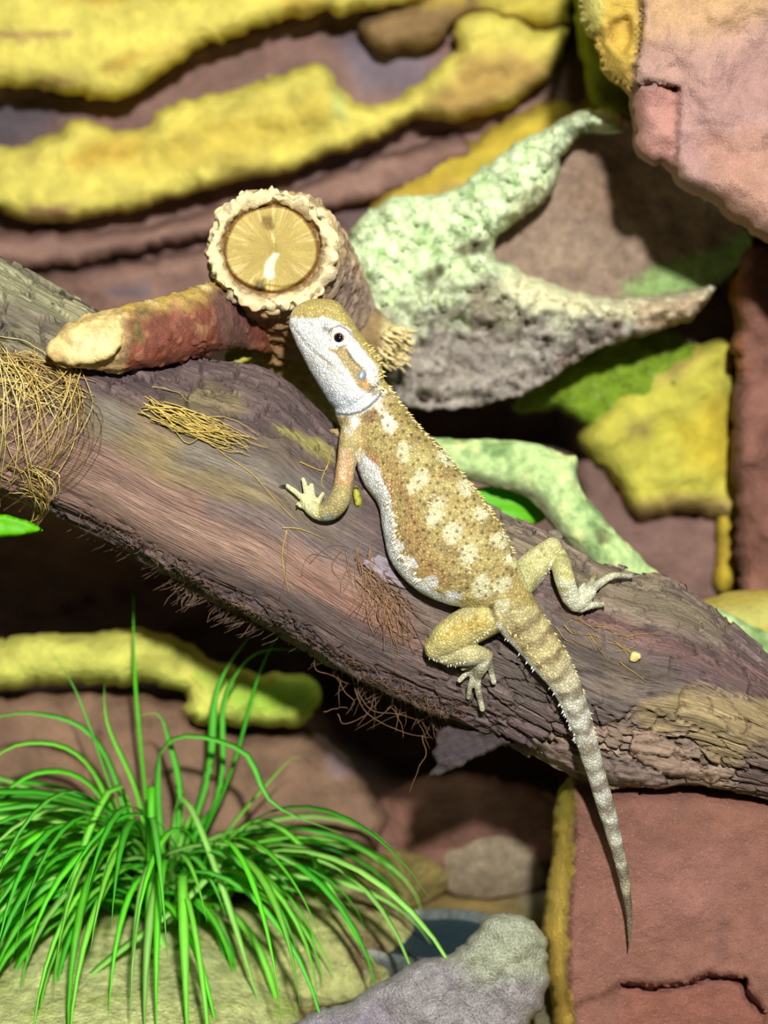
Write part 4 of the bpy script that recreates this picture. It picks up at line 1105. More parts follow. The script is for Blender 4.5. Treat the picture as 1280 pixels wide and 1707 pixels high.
# ================================================================== THE LIZARD
def build_lizard():
    t = thing('lizard', W(850, 1000, -2.7), 'young bearded dragon lizard with olive banded back clinging to the log', 'lizard')
    HEAD = [(481, 538, 483, 528, -1.05, .10), (483, 548, 489, 515, -1.06, .30), (489, 563, 506, 503, -1.08, .44), (498, 582, 535, 498, -1.12, .60), (508, 602, 561, 503, -1.18, .74), (518, 621, 582, 526, -1.24, .86),
            (529, 640, 599, 553, -1.32, .97), (541, 659, 616, 574, -1.40, 1.05), (552, 675, 630, 592, -1.48, 1.04), (564, 686, 637, 612, -1.54, .96), (576, 690, 640, 628, -1.58, .86), (588, 688, 637, 640, -1.6, .60), (598, 680, 632, 646, -1.6, .3)]
    BODY = [(556, 668, 622, 606, -1.45, .55), (560, 694, 640, 632, -1.62, .72), (573, 726, 668, 668, -1.9, .86), (590, 765, 700, 709, -2.2, 1.0), (604, 803, 740, 750, -2.5, 1.12), (630, 842, 775, 793, -2.8, 1.2), (638, 885, 805, 830, -3.1, 1.24),
            (652, 938, 830, 865, -3.35, 1.18), (692, 982, 849, 902, -3.5, 1.05), (742, 1006, 863, 937, -3.52, .92), (786, 1016, 874, 966, -3.5, .82), (818, 1035, 888, 992, -3.45, .74), (838, 1060, 906, 1022, -3.42, .62),
            (866, 1090, 928, 1060, -3.42, .52), (888, 1115, 946, 1088, -3.42, .47), (919, 1150, 963, 1126, -3.38, .42), (940, 1190, 979, 1170, -3.25, .37), (961, 1243, 995, 1230, -3.0, .33), (977, 1290, 1008, 1283, -2.7, .29),
            (996, 1350, 1025, 1345, -2.35, .26), (1014, 1405, 1038, 1401, -2.0, .22), (1031, 1466, 1049, 1464, -1.65, .17), (1042, 1520, 1054, 1519, -1.35, .12), (1046, 1560, 1052, 1560, -1.2, .07), (1047, 1584, 1050, 1584, -1.15, .03)]
    bag = Bag()
    rb, ph, qb = two_edge_loft(BODY, 420, 72, 2.1); bag.add(*rings_mesh(rb))
    rh, ph, qh = two_edge_loft(HEAD, 120, 72, 2.35); bag.add(*rings_mesh(rh))
    def limb(pts, n=40, m=20):
        """rows px,py,d,r_px"""
        q = crs(np.array(pts, float), n)
        P = W(q[:, 0], q[:, 1], q[:, 2]); bag.add(*rings_mesh(tube(P, q[:, 3] * (DIST + q[:, 2]) / FPX, m)))
    claws = []
    def toe(pts, claw=None):
        limb(pts, 14, 10)
        if claw: claws.append((pts[-1], claw))
    flat = logd
    def logd_(x, y, default=0.0):
        return min(flat(x + a_, y + b_, default) for a_ in (-6, 0, 6) for b_ in (-6, 0, 6)) - .04
    # --- left foreleg, hand flat on the wood
    lh = logd_(515, 838)
    limb([(592, 712, -2.3, 24), (584, 740, -2.6, 20), (577, 775, -2.85, 16.5), (572, 806, -3.05, 16), (566, 832, lh - .5, 18), (550, 851, lh - .42, 17), (533, 854, lh - .32, 14), (519, 846, lh - .22, 13), (511, 836, lh - .17, 11)])
    toe([(513, 846, lh - .2, 6), (503, 843, lh - .16, 5.5), (497, 841, lh - .12, 5)], (493, 850, lh - .02))
    toe([(508, 834, lh - .17, 6), (492, 820, lh - .2, 5), (478, 810, lh - .14, 4.2)], (465, 810, lh - .02))
    toe([(514, 831, lh - .17, 6), (509, 814, lh - .2, 4.8), (505, 799, lh - .13, 4)], None)
    toe([(521, 831, lh - .17, 6), (520, 819, lh - .18, 4.8), (519, 809, lh - .13, 4)], None)
    toe([(530, 838, lh - .17, 5.5), (535, 829, lh - .14, 4.5), (538, 824, lh - .1, 4)], None)
    # --- far foreleg, only its finger tips show past the chest
    lf = logd_(560, 735, -.6)
    limb([(625, 705, -1.5, 20), (600, 722, -1.2, 15), (580, 726, -1.1, 12), (566, 722, -1.2, 9)])
    toe([(568, 721, -1.2, 6), (557, 719, -1.25, 4.8), (551, 719, -1.2, 4)], (543, 727, -1.0))
    # --- near hind leg
    lk = logd_(726, 1088); la = logd_(808, 1092); lt = logd_(795, 1140); l3 = logd_(804, 1180)
    limb([(838, 1016, -3.4, 30), (815, 1026, -3.55, 33), (782, 1043, lk - .68, 33), (748, 1063, lk - .62, 30), (728, 1080, lk - .5, 22)])
    limb([(729, 1081, lk - .5, 20), (752, 1091, lk - .46, 20), (780, 1092, la - .44, 18.5), (800, 1092, la - .36, 15.5), (808, 1100, la - .26, 13)])
    limb([(808, 1094, la - .3, 14), (803, 1110, la - .22, 12), (795, 1126, lt - .16, 9.5)])
    toe([(800, 1108, la - .22, 7), (783, 1118, lt - .2, 6), (766, 1134, lt - .12, 4.8)], None)
    toe([(795, 1104, la - .2, 5), (784, 1111, la - .16, 4), (771, 1115, la - .12, 3.4)], None)
    toe([(792, 1124, lt - .16, 7), (784, 1142, lt - .16, 5.2), (781, 1162, logd_(781, 1162) - .1, 4.6)], None)
    toe([(796, 1124, lt - .16, 7.5), (796, 1145, lt - .16, 6), (800, 1166, l3 - .14, 5.4), (804, 1182, l3 - .11, 4.8)], None)
    toe([(815, 1102, la - .22, 6.5), (819, 1122, lt - .16, 5.2), (823, 1137, logd_(823, 1137) - .1, 4.8)], None)
    # --- far hind leg
    kk = logd_(925, 918); ka = logd_(958, 1010); kt = logd_(1015, 970)
    limb([(862, 978, -3.3, 26), (878, 958, kk - .75, 28), (900, 934, kk - .62, 25), (920, 914, kk - .48, 18)])
    limb([(920, 913, kk - .48, 16), (932, 934, kk - .48, 16.5), (940, 962, ka - .42, 17), (950, 992, ka - .36, 16), (960, 1007, ka - .3, 14)])
    limb([(960, 1008, ka - .3, 13), (972, 1000, ka - .26, 12), (984, 986, ka - .2, 10.5)])
    toe([(980, 990, ka - .2, 9), (998, 973, kt - .26, 7.5), (1022, 960, kt - .2, 6), (1050, 961, logd_(1050, 963, kt) - .1, 4.6)], (1054, 969, logd_(1052, 967, kt) + .02))
    toe([(976, 985, ka - .2, 6.5), (985, 971, kt - .2, 5), (993, 958, logd_(993, 958, kt) - .1, 4)], None)
    toe([(966, 990, ka - .24, 6), (970, 980, ka - .2, 5), (973, 974, ka - .14, 4)], None)
    toe([(968, 1014, ka - .24, 8), (986, 1009, ka - .18, 6.2), (1004, 1008, logd_(1004, 1008) - .1, 5)], (1007, 1017, logd_(1007, 1015) + 0.02))
    # --- weld into one skin
    v = np.concatenate(bag.v)
    me = bpy.data.meshes.new('raw'); me.from_pydata(v.tolist(), [], bag.f); me.validate()
    bm = bmesh.new(); bm.from_mesh(me); bmesh.ops.recalc_face_normals(bm, faces=bm.faces); bm.to_mesh(me); bm.free()
    tmp = bpy.data.objects.new('raw', me); COL.objects.link(tmp)
    r = tmp.modifiers.new('r', 'REMESH'); r.mode = 'VOXEL'; r.voxel_size = 0.032; r.adaptivity = 0
    s = tmp.modifiers.new('s', 'SMOOTH'); s.factor = .5; s.iterations = 4
    dg = bpy.context.evaluated_depsgraph_get()
    me2 = bpy.data.meshes.new_from_object(tmp.evaluated_get(dg))
    bpy.data.objects.remove(tmp); bpy.data.meshes.remove(me)
    n = len(me2.vertices); v = np.empty(n * 3, np.float32); me2.vertices.foreach_get('co', v); v = v.reshape(-1, 3).astype(float)
    nn = np.empty(n * 3, np.float32); me2.vertex_normals.foreach_get('vector', nn); nn = nn.reshape(-1, 3).astype(float)
    nf = len(me2.polygons); fl = np.empty(nf * 4, np.int32); me2.loops.foreach_get('vertex_index', fl); fq = fl.reshape(-1, 4)
    bpy.data.meshes.remove(me2)
    px, py, _ = proj(v)
    MOUTH = [(486, 545), (494, 553), (506, 570), (520, 585), (539, 599), (557, 613), (572, 626)]
    FOLD = [(562, 690), (583, 691), (600, 687), (616, 677), (630, 664), (640, 648)]
    facing = (nn @ VIEW) < 0.2
    h = np.zeros(n)
    h -= .022 * (1 - sstep(1.2, 4.0, lined(px, py, MOUTH))) * facing
    h -= .09 * (1 - sstep(5, 11, np.hypot((px - 604), (py - 625) * .8))) * facing
    h += .10 * np.exp(-((lined(px, py, [(548, 546), (566, 548), (582, 560)]) / 6) ** 2)) * facing      # brow ridge
    h -= .07 * np.exp(-(np.hypot(px - 566, py - 564) / 9) ** 2) * facing
    h -= .05 * np.exp(-(np.hypot(px - 515, py - 541) / 3) ** 2) * facing                                  # nostril
    h += .06 * np.exp(-((lined(px, py, [(590, 660), (620, 655)]) / 14) ** 2)) * facing                   # jowl
    limbs = np.zeros(n)
    body_tree = BVHTree.FromPolygons(v.tolist(), fq.tolist())
    h += .018 * fbm(v * 3.0, 3, 301)
    v = v + nn * h[:, None]
    px, py, _ = proj(v)
    # ---------------------------------------------------------------- skin colours
    OL = lin(176, 154, 92); CRM = lin(222, 212, 168); WH = lin(236, 234, 226); DKB = lin(92, 70, 46); RST = lin(186, 118, 78)
    col = np.tile(OL, (n, 1))
    nz = fbm(v * 1.5, 4, 311)
    k = sstep(.0, .5, nz)[:, None] * .6; col = col * (1 - k) + lin(146, 118, 72) * k
    k = sstep(.1, .5, fbm(v * 2.4 + 5, 3, 312))[:, None] * .5; col = col * (1 - k) + lin(206, 188, 122) * k
    k = sstep(.15, .5, fbm(v * 5.5, 3, 313))[:, None] * .5; col = col * (1 - k) + lin(116, 92, 58) * k
    on_body = np.zeros(n)
    def ell(cx, cy, a, b, ang, m=14):
        th = np.linspace(0, 2 * np.pi, m, endpoint=False); c, s_ = math.cos(math.radians(ang)), math.sin(math.radians(ang))
        return [(cx + a * math.cos(q) * c - b * math.sin(q) * s_, cy + a * math.cos(q) * s_ + b * math.sin(q) * c) for q in th]
    L = []
    # cross bands of lighter scales between paired patches
    for (ax_, ay_), (bx_, by_) in [((673, 754), (743, 763)), ((698, 803), (776, 815)), ((727, 850), (806, 855)), ((752, 890), (832, 901)), ((780, 925), (848, 932))]:
        L.append(([(ax_, ay_ - 8), (bx_, by_ - 10), (bx_, by_ + 10), (ax_, ay_ + 10)], lin(206, 188, 124), 8, 9, .55))
    # flank: brownish, rust flecks, white belly
    L += [([(618, 750), (650, 800), (672, 850), (676, 910), (700, 955), (750, 985), (740, 950), (705, 900), (690, 830), (660, 770)], lin(164, 122, 72), 14, 12, .65),
          ([(616, 760), (628, 762), (640, 790), (652, 820), (664, 850), (654, 850), (638, 812), (622, 782)], RST, 5, 6, .7),
          ([(690, 945), (715, 945), (730, 962), (705, 965)], lin(176, 132, 78), 8, 6, .45),
          ([(570, 760), (600, 752), (618, 764), (631, 784), (643, 812), (654, 843), (658, 868), (658, 896), (661, 920), (676, 944), (694, 964), (730, 990), (764, 1004), (790, 1012), (780, 1040), (690, 1010), (630, 950), (620, 860), (590, 810)], WH, 4, 5, .95),
          ([(655, 905), (668, 900), (674, 915), (662, 925)], WH, 3, 4, .9), ([(672, 930), (690, 930), (696, 945), (680, 946)], WH, 3, 5, .85), ([(703, 962), (725, 962), (732, 978), (712, 976)], WH, 3, 5, .85), ([(740, 985), (770, 990), (768, 1002), (745, 998)], WH, 3, 5, .8)]
    for cx, cy, a, b, ang in [(673, 754, 13, 20, -8), (698, 803, 13, 20, 20), (727, 850, 13, 25, 28), (752, 890, 12, 19, 30), (780, 925, 14, 22, 38), (743, 762, 11, 15, -30), (776, 814, 13, 16, -30), (806, 855, 13, 15, -30), (833, 900, 10, 14, -30),
                              (848, 932, 9, 10, 0), (800, 968, 10, 18, 40), (806, 990, 12, 7, -20), (649, 705, 10, 15, -10), (792, 966, 5, 5, 0), (838, 975, 16, 9, -40), (770, 935, 6, 5, 0), (722, 842, 5, 5, 0)]:
        L.append((ell(cx, cy, a * 1.05, b * 1.05, ang), CRM, 4, 11, .85))
    L += [([(622, 664), (634, 668), (648, 690), (660, 712), (652, 724), (640, 716), (636, 692)], lin(232, 224, 196), 3, 4, .9),
          ([(600, 655), (628, 650), (645, 670), (640, 690), (618, 705), (600, 700), (588, 692)], lin(140, 104, 64), 6, 6, .7),
          ([(582, 694), (606, 688), (604, 706), (592, 712)], WH, 4, 4, .8),
          ([(556, 690), (600, 692), (612, 740), (600, 770), (592, 760), (560, 740)], lin(206, 178, 122), 10, 8, .7),
          ([(572, 712), (588, 712), (588, 726), (572, 726)], WH, 5, 5, .6)]
    # head
    L += [([(460, 490), (580, 480), (660, 600), (652, 650), (630, 680), (580, 700), (540, 690), (480, 600), (470, 540)], WH, 3, 2, 1.0),
          ([(515, 625), (545, 640), (600, 672), (615, 680), (585, 697), (555, 690), (535, 660)], lin(216, 220, 224), 8, 5, .8),
          ([(478, 531), (486, 520), (496, 505), (520, 492), (570, 494), (596, 530), (624, 566), (648, 590), (652, 650), (634, 650), (630, 610), (608, 588), (592, 566), (584, 548), (570, 538), (548, 530), (520, 529), (496, 532)], lin(188, 164, 86), 3, 4, .95),
          ([(549, 581), (560, 582), (572, 577), (586, 593), (604, 611), (614, 628), (606, 648), (594, 640), (582, 620), (570, 604), (560, 592)], lin(176, 148, 84), 2.5, 4, .9),
          ([(574, 580), (580, 584), (594, 603), (602, 612), (598, 614), (584, 598)], DKB, 1.5, 2, .7),
          ([(600, 634), (616, 632), (622, 650), (606, 652), (598, 646)], lin(190, 140, 72), 4, 4, .85),
          ([(612, 640), (632, 640), (636, 655), (620, 662)], lin(130, 108, 72), 4, 4, .7),
          ([(534, 590), (552, 606), (566, 622), (560, 626), (540, 606)], lin(200, 184, 140), 3, 3, .5),
          ([(545, 553), (552, 549), (560, 553), (556, 560), (547, 558)], lin(150, 140, 110), 2.5, 2, .6)]
    L += [([(556, 694), (583, 694), (602, 690), (618, 681), (634, 667), (646, 648), (660, 664), (634, 694), (604, 708), (560, 706)], lin(190, 166, 112), 1.5, 1.5, .95),
          ([(600, 694), (622, 682), (634, 676), (632, 694), (612, 706)], lin(132, 100, 64), 4, 5, .8), ([(582, 698), (598, 694), (602, 708), (590, 714)], WH, 3, 4, .85), ([(624, 678), (634, 672), (646, 690), (640, 698)], lin(232, 224, 196), 3, 4, .9)]
    for ln, c_, w_, st_ in [(MOUTH, lin(160, 150, 130), 1.5, .45), (FOLD, lin(86, 72, 56), 2.2, .8), ([(546, 556), (554, 547), (566, 543), (578, 549), (586, 559)], lin(120, 108, 88), 1.4, .75), ([(549, 566), (556, 575), (566, 579), (577, 576), (584, 567)], lin(150, 140, 126), 1.4, .65), ([(540, 548), (550, 550)], lin(120, 108, 80), 3, .5)]:
        a = ((1 - sstep(w_ * .5, w_ * 1.5, lined(px, py, ln))) * st_ * facing)[:, None]; L.append((ln, a, c_))
    # legs
    ARM = [(552, 700), (590, 700), (600, 760), (596, 800), (588, 840), (560, 880), (520, 874), (488, 855), (455, 815), (470, 798), (500, 790), (540, 800), (552, 760)]
    L += [([(548, 720), (592, 735), (594, 780), (592, 820), (582, 845), (550, 880), (520, 874), (488, 858), (452, 815), (465, 792), (545, 800), (550, 770)], lin(176, 160, 104), 2, 3, .9),
          ([(556, 738), (586, 745), (590, 790), (584, 808), (556, 806), (552, 780)], lin(208, 158, 112), 6, 6, .8),
          ([(566, 745), (578, 748), (576, 800), (566, 800)], lin(226, 200, 160), 5, 5, .5),
          ([(530, 870), (545, 855), (560, 860), (540, 878)], lin(150, 152, 150), 5, 4, .7),
          ([(450, 790), (540, 792), (542, 822), (530, 840), (532, 868), (505, 868), (452, 830)], lin(232, 226, 166), 4, 3, .9)]
    L += [([(700, 1060), (740, 1030), (780, 1005), (818, 1015), (826, 1048), (815, 1060), (830, 1100), (840, 1150), (820, 1200), (760, 1160), (755, 1125), (720, 1115)], lin(210, 194, 122), 2.5, 3, .92),
          ([(715, 1095), (755, 1082), (790, 1074), (832, 1080), (832, 1150), (820, 1200), (750, 1150), (740, 1108)], lin(196, 184, 134), 4, 4, .85),
          ([(755, 1108), (800, 1098), (830, 1100), (835, 1200), (750, 1200)], lin(196, 190, 164), 5, 4, .85),
          ([(765, 1030), (800, 1028), (812, 1045), (780, 1056), (745, 1070), (735, 1062)], lin(206, 172, 78), 8, 8, .6),
          ([(852, 940), (890, 905), (925, 892), (945, 900), (962, 960), (975, 990), (1060, 950), (1060, 980), (1010, 1020), (960, 1030), (925, 990), (918, 945), (890, 990), (880, 985)], lin(214, 206, 144), 2.5, 3, .92),
          ([(890, 985), (918, 945), (915, 960), (900, 985)], WH, 4, 3, .7),
          ([(925, 965), (965, 975), (1060, 940), (1060, 1030), (940, 1030)], lin(212, 210, 184), 6, 4, .8)]
    for cx, cy, r in [(770, 1036, 4), (783, 1040, 4), (792, 1030, 4), (786, 1050, 3), (757, 1048, 4), (796, 1043, 3), (748, 1058, 3), (902, 916, 4), (900, 930, 3), (885, 938, 3), (908, 925, 3)]:
        L.append((ell(cx, cy, r, r, 0, 8), lin(150, 124, 58), 2, 2, .7))
    for cx, cy in [(936, 925), (943, 958), (938, 982)]:
        L.append((ell(cx, cy, 14, 4, 10, 10), lin(168, 158, 84), 3, 4, .7))
    # pelvis triangle and dark wedge behind it
    L += [([(822, 1000), (848, 1000), (850, 1030), (840, 1040), (828, 1020)], CRM, 2, 3, .85), ([(838, 1040), (860, 1028), (872, 1050), (858, 1060), (846, 1052)], DKB, 4, 5, .6),
          ([(814, 1008), (820, 1008), (824, 1020), (830, 1034), (826, 1036), (818, 1022)], DKB, 2, 2, .7)]
    for la_ in L:
        if len(la_) == 3:
            col = col * (1 - la_[1]) + la_[2] * la_[1]
        else:
            paint(col, px, py, [la_], int(abs(hash(str(la_[0][0]))) % 1) + len(la_[0]))
    # dark points scattered over the back
    rs = np.random.default_rng(11)
    BACK = [(640, 640), (680, 690), (740, 748), (800, 825), (850, 890), (866, 950), (860, 985), (800, 1000), (740, 985), (690, 945), (662, 900), (660, 850), (640, 800), (620, 750), (615, 700)]
    pts = []
    for _ in range(4000):
        p = (rs.uniform(600, 880), rs.uniform(620, 1010))
        if all((p[0] - q[0]) ** 2 + (p[1] - q[1]) ** 2 > 10.5 ** 2 for q in pts): pts.append(p)
    pts = np.array(pts); pts = pts[sdf(pts[:, 0], pts[:, 1], BACK) < -3]
    dmin = np.full(n, 1e6)
    near = (px > 590) & (px < 890) & (py > 600) & (py < 1020)
    idx = np.where(near)[0]
    for p in pts:
        r_ = rs.uniform(.7, 1.2)
        dmin[idx] = np.minimum(dmin[idx], np.hypot(px[idx] - p[0], py[idx] - p[1]) * r_)
    headm = sdf(px, py, [(460, 490), (580, 480), (660, 600), (648, 640), (630, 670), (580, 700), (540, 690)]) < 0
    a = ((1 - sstep(1.4, 3.6, dmin)) * .75 * (~headm))[:, None]; col = col * (1 - a) + DKB * a
    # tail bands, measured along the tail
    cen = np.stack([(qb[:, 0] + qb[:, 2]) / 2, (qb[:, 1] + qb[:, 3]) / 2], -1)
    hw = np.hypot(qb[:, 2] - qb[:, 0], qb[:, 3] - qb[:, 1]) / 2
    arc = np.concatenate([[0], np.cumsum(np.hypot(*np.diff(cen, axis=0).T))])
    hip = int(np.argmin(np.hypot(cen[:, 0] - 856, cen[:, 1] - 1015)))
    tailm = (py > 1010) & (sdf(px, py, [(826, 1040), (850, 1010), (900, 985), (960, 1090), (1015, 1270), (1060, 1470), (1065, 1600), (1035, 1600), (1020, 1480), (960, 1270), (900, 1150)]) < 0)
    ti = np.where(tailm)[0]
    cs_ = cen[hip - 6:]; ar = arc[hip - 6:] - arc[hip]
    best = np.full(len(ti), 1e9); sa = np.zeros(len(ti)); sd = np.zeros(len(ti))
    bv = qb[hip - 6:, 2:4] - qb[hip - 6:, 0:2]; bv /= np.linalg.norm(bv, axis=1)[:, None]; hwt = hw[hip - 6:]
    for k in range(0, len(cs_)):
        dx = px[ti] - cs_[k, 0]; dy = py[ti] - cs_[k, 1]; dd = dx * dx + dy * dy
        m_ = dd < best; best[m_] = dd[m_]; sa[m_] = ar[k]; sd[m_] = ((dx * bv[k, 0] + dy * bv[k, 1]) / hwt[k])[m_]
    sa = sa + 13 * fbm(v[ti] * 2.6, 3, 331) + 7 * np.abs(sd)
    cuts = [0, 30, 42, 62, 76, 100, 114, 134, 148, 166, 184, 200, 212, 232, 246, 262, 280, 300, 312, 330, 348, 364, 384, 402, 418, 436, 458, 476, 500, 520]
    li = lin(204, 188, 130); dk = lin(138, 116, 78)
    far = sstep(90, 230, sa)[:, None]
    li = li * (1 - far) + lin(214, 210, 192) * far; dk = dk * (1 - far) + lin(140, 128, 108) * far
    tip = sstep(380, 560, sa)[:, None]; li = li * (1 - tip) + lin(170, 156, 120) * tip; dk = dk * (1 - tip) + lin(112, 98, 78) * tip
    mk = np.zeros(len(ti))
    for k in range(0, len(cuts) - 1, 2):
        mk = np.maximum(mk, sstep(cuts[k] - 5, cuts[k] + 5, sa) * (1 - sstep(cuts[k + 1] - 5, cuts[k + 1] + 5, sa)))
    mk = np.clip(.12 + .76 * mk + .5 * fbm(v[ti] * 3.4, 3, 335), 0, 1)
    tc = li * mk[:, None] + dk * (1 - mk[:, None])
    ed = (1 - sstep(-.92, -.70, sd)) * (1 - sstep(150, 260, sa)); tc = tc * (1 - ed[:, None]) + WH * ed[:, None]
    tc *= (1 + .18 * fbm(v[ti] * 4, 3, 333))[:, None]
    bl = sstep(0, 10, sa + 6)[:, None]
    col[ti] = col[ti] * (1 - bl) + tc * bl
    col = col * np.array([.955, .985, 1.0])
    body = obj('body', new_mesh('body', v, fq, col), MAT['lizard'], t)
    tree = BVHTree.FromPolygons(v.tolist(), fq.tolist())
    # ---------------------------------------------------------------- eye, ear
    def cast(x, y):
        a = W(x, y, 0); o0 = np.array([0, 0, CAMZ]); dr = (a - o0) / np.linalg.norm(a - o0)
        hit = tree.ray_cast(Vector(o0), Vector(dr))
        return (None, None) if hit[0] is None else (np.array(hit[0]), np.array(hit[1]))
    p, nrm = cast(566, 564)
    R0 = .215; c = p + VIEW * (R0 * .42)
    bm = bmesh.new(); bmesh.ops.create_uvsphere(bm, u_segments=40, v_segments=28, radius=1)
    sv = np.array([tuple(x.co) for x in bm.verts]); sf = [tuple(x.index for x in q.verts) for q in bm.faces]; bm.free()
    gaze = -VIEW + np.array([-.18, 0, .05]); gaze /= np.linalg.norm(gaze)
    ca = np.degrees(np.arccos(np.clip(sv @ gaze, -1, 1)))
    ec = np.tile(lin(70, 52, 40), (len(sv), 1)); ec[ca < 42] = lin(14, 14, 18); ec[(ca > 42) & (ca < 48)] = lin(150, 110, 70); ec[ca > 62] = lin(196, 186, 176)
    obj('eye', new_mesh('eye', c + sv * R0, sf, ec), MAT['eye'], t)
    ang = np.linspace(0, 2 * np.pi, 36, endpoint=False)
    ring = np.stack([566 + 13.0 * np.cos(ang) * .94 - 2 * np.sin(ang), 563.0 + 9.6 * np.sin(ang) + 3.0 * np.cos(ang)], -1)
    RP = np.array([W(x, y, float(proj(c)[2]) - .075) for x, y in ring])
    P2 = np.concatenate([RP, RP[:1]]); T = np.roll(RP, -1, 0) - np.roll(RP, 1, 0); T /= np.linalg.norm(T, axis=1)[:, None]
    phr = np.linspace(0, 2 * np.pi, 10, endpoint=False); rad = RP - RP.mean(0); rad /= np.linalg.norm(rad, axis=1)[:, None]
    rt = .05
    rv = RP[:, None] + rt * (rad[:, None] * np.cos(phr)[None, :, None] * 1.3 - VIEW * np.sin(phr)[None, :, None])
    m_ = len(phr); nR = len(RP); fcs = [(i * m_ + j, i * m_ + (j + 1) % m_, ((i + 1) % nR) * m_ + (j + 1) % m_, ((i + 1) % nR) * m_ + j) for i in range(nR) for j in range(m_)]
    rv = rv.reshape(-1, 3)
    obj('eyelid', new_mesh('eyelid', rv, fcs, np.tile(lin(196, 188, 172), (len(rv), 1))), MAT['spine'], t)
    p, nrm = cast(604, 625)
    if nrm @ VIEW > 0: nrm = -nrm
    a1 = np.cross(nrm, [0.3, 0, 1]); a1 /= np.linalg.norm(a1); a2 = np.cross(nrm, a1)
    e_ = W(604 + 4, 625 - 10, 0) - W(604, 625, 0); e_ -= nrm * (e_ @ nrm); e_ /= np.linalg.norm(e_); f_ = np.cross(nrm, e_)
    ev = p + nrm * .01 + .20 * sv[:, :1] * e_ + .135 * sv[:, 1:2] * f_ + .05 * sv[:, 2:] * nrm
    eo = obj('ear', new_mesh('ear', ev, sf), MAT['ear'], t); eo['label'] = 'bluish grey ear drum'
    # ---------------------------------------------------------------- claws
    for (a, b) in claws:
        P = W(np.linspace(a[0], b[0], 7), np.linspace(a[1], b[1], 7), np.linspace(a[2] - .02, b[2], 7) - .07 * np.sin(np.linspace(0, np.pi, 7)))
        vv_, ff_ = rings_mesh(tube(P, np.linspace(.055, .008, 7), 8))
        obj('claw', new_mesh('claw', vv_, ff_), MAT['claw'], t)
    # ---------------------------------------------------------------- spines: fringe of the flank, nape, back and tail edges
    bag = Bag(); rs = np.random.default_rng(21)
    def spike(p, dirn, L_, w, c):
        dirn = dirn / np.linalg.norm(dirn)
        a1 = np.cross(dirn, [.3, .5, .8]); a1 /= np.linalg.norm(a1); a2 = np.cross(dirn, a1)
        th = np.linspace(0, 2 * np.pi, 6, endpoint=False)
        base = p - dirn * .03 + w * (np.cos(th)[:, None] * a1 + np.sin(th)[:, None] * a2)
        bag.add(np.concatenate([base, [p + dirn * L_ * .78]]), [(i, (i + 1) % 6, 6) for i in range(6)], c)
    def row(line, n_, L_, w, c, lean, jit=3, out=None):
        q = crs(np.array(line, float), n_)
        for x, y in q:
            x += rs.normal(0, jit); y += rs.normal(0, jit)
            p, nr = cast(x, y)
            if p is None: continue
            if nr @ VIEW > 0: nr = -nr
            ld = W(x + lean[0], y + lean[1], 0) - W(x, y, 0); ld /= np.linalg.norm(ld)
            spike(p, nr * .55 + ld + rs.normal(0, .12, 3), L_ * rs.uniform(.6, 1.2), w * rs.uniform(.8, 1.2), np.asarray(c) * rs.uniform(.85, 1.1))
    CR = lin(234, 226, 200)
    row([(622, 775), (640, 812), (652, 846), (658, 880), (662, 912), (680, 945), (700, 966)], 46, .17, .045, CR, (-8, 10), 3)
    row([(640, 800), (658, 850), (666, 900), (684, 935)], 26, .14, .04, lin(200, 176, 120), (-6, 10), 4)
    row([(628, 590), (636, 606), (639, 626), (648, 644), (664, 668), (690, 700), (716, 730), (745, 760), (772, 793), (798, 826), (822, 856), (842, 888), (856, 920)], 84, .15, .042, lin(214, 196, 138), (12, 4), 1.6)
    row([(608, 572), (622, 585), (632, 604), (634, 628)], 26, .16, .04, lin(206, 184, 110), (12, -2), 3)
    row([(618, 640), (634, 646), (640, 656)], 12, .18, .04, lin(220, 208, 170), (10, 10), 3)
    row([(840, 1062), (870, 1096), (893, 1122), (922, 1156), (943, 1196), (962, 1242)], 52, .13, .04, WH, (-6, 12), 1.2)
    row([(908, 1026), (930, 1062), (948, 1092), (964, 1130), (980, 1172), (996, 1232)], 46, .11, .036, lin(224, 206, 150), (10, 10), 1.2)
    row([(846, 1045), (880, 1080), (920, 1125)], 16, .09, .04, lin(220, 200, 140), (2, 12), 3)
    row([(716, 1096), (735, 1102), (756, 1108), (776, 1105)], 14, .09, .035, WH, (-2, 12), 1.5)
    row([(556, 735), (554, 765), (553, 795)], 16, .10, .035, lin(226, 206, 150), (-12, 6), 1.2)
    row([(792, 1068), (806, 1060), (816, 1050)], 8, .09, .03, WH, (4, 12), 1.5)
    row([(906, 970), (914, 955), (918, 940)], 8, .09, .03, WH, (8, 10), 1.5)
    row([(944, 905), (954, 935), (960, 965)], 12, .07, .03, CRM, (12, 4), 1)
    # low pointed scales over the whole back
    for p2 in pts[::3]:
        p, nr = cast(p2[0] + 3, p2[1] + 3)
        if p is None: continue
        if nr @ VIEW > 0: nr = -nr
        back_ = W(10, 12, 0) - W(0, 0, 0); back_ /= np.linalg.norm(back_)
        spike(p, nr * .5 + back_ * 1.0, rs.uniform(.04, .08), .04, lin(188, 166, 104) * rs.uniform(.8, 1.15))
    # pale pointed scales on the cream patches
    for cx, cy, a_, b_ in [(673, 754, 12, 18), (698, 803, 12, 18), (727, 850, 12, 22), (752, 890, 11, 17), (780, 925, 13, 20), (743, 762, 10, 14), (776, 814, 12, 15), (806, 855, 12, 14), (833, 900, 10, 13), (848, 932, 9, 9)]:
        for _ in range(22):
            p, nr = cast(cx + rs.normal(0, a_ * .5), cy + rs.normal(0, b_ * .5))
            if p is None: continue
            if nr @ VIEW > 0: nr = -nr
            spike(p, nr * .8 + (W(10, 12, 0) - W(0, 0, 0)) * 2.5, rs.uniform(.05, .10), .04, CRM * rs.uniform(.85, 1.05))
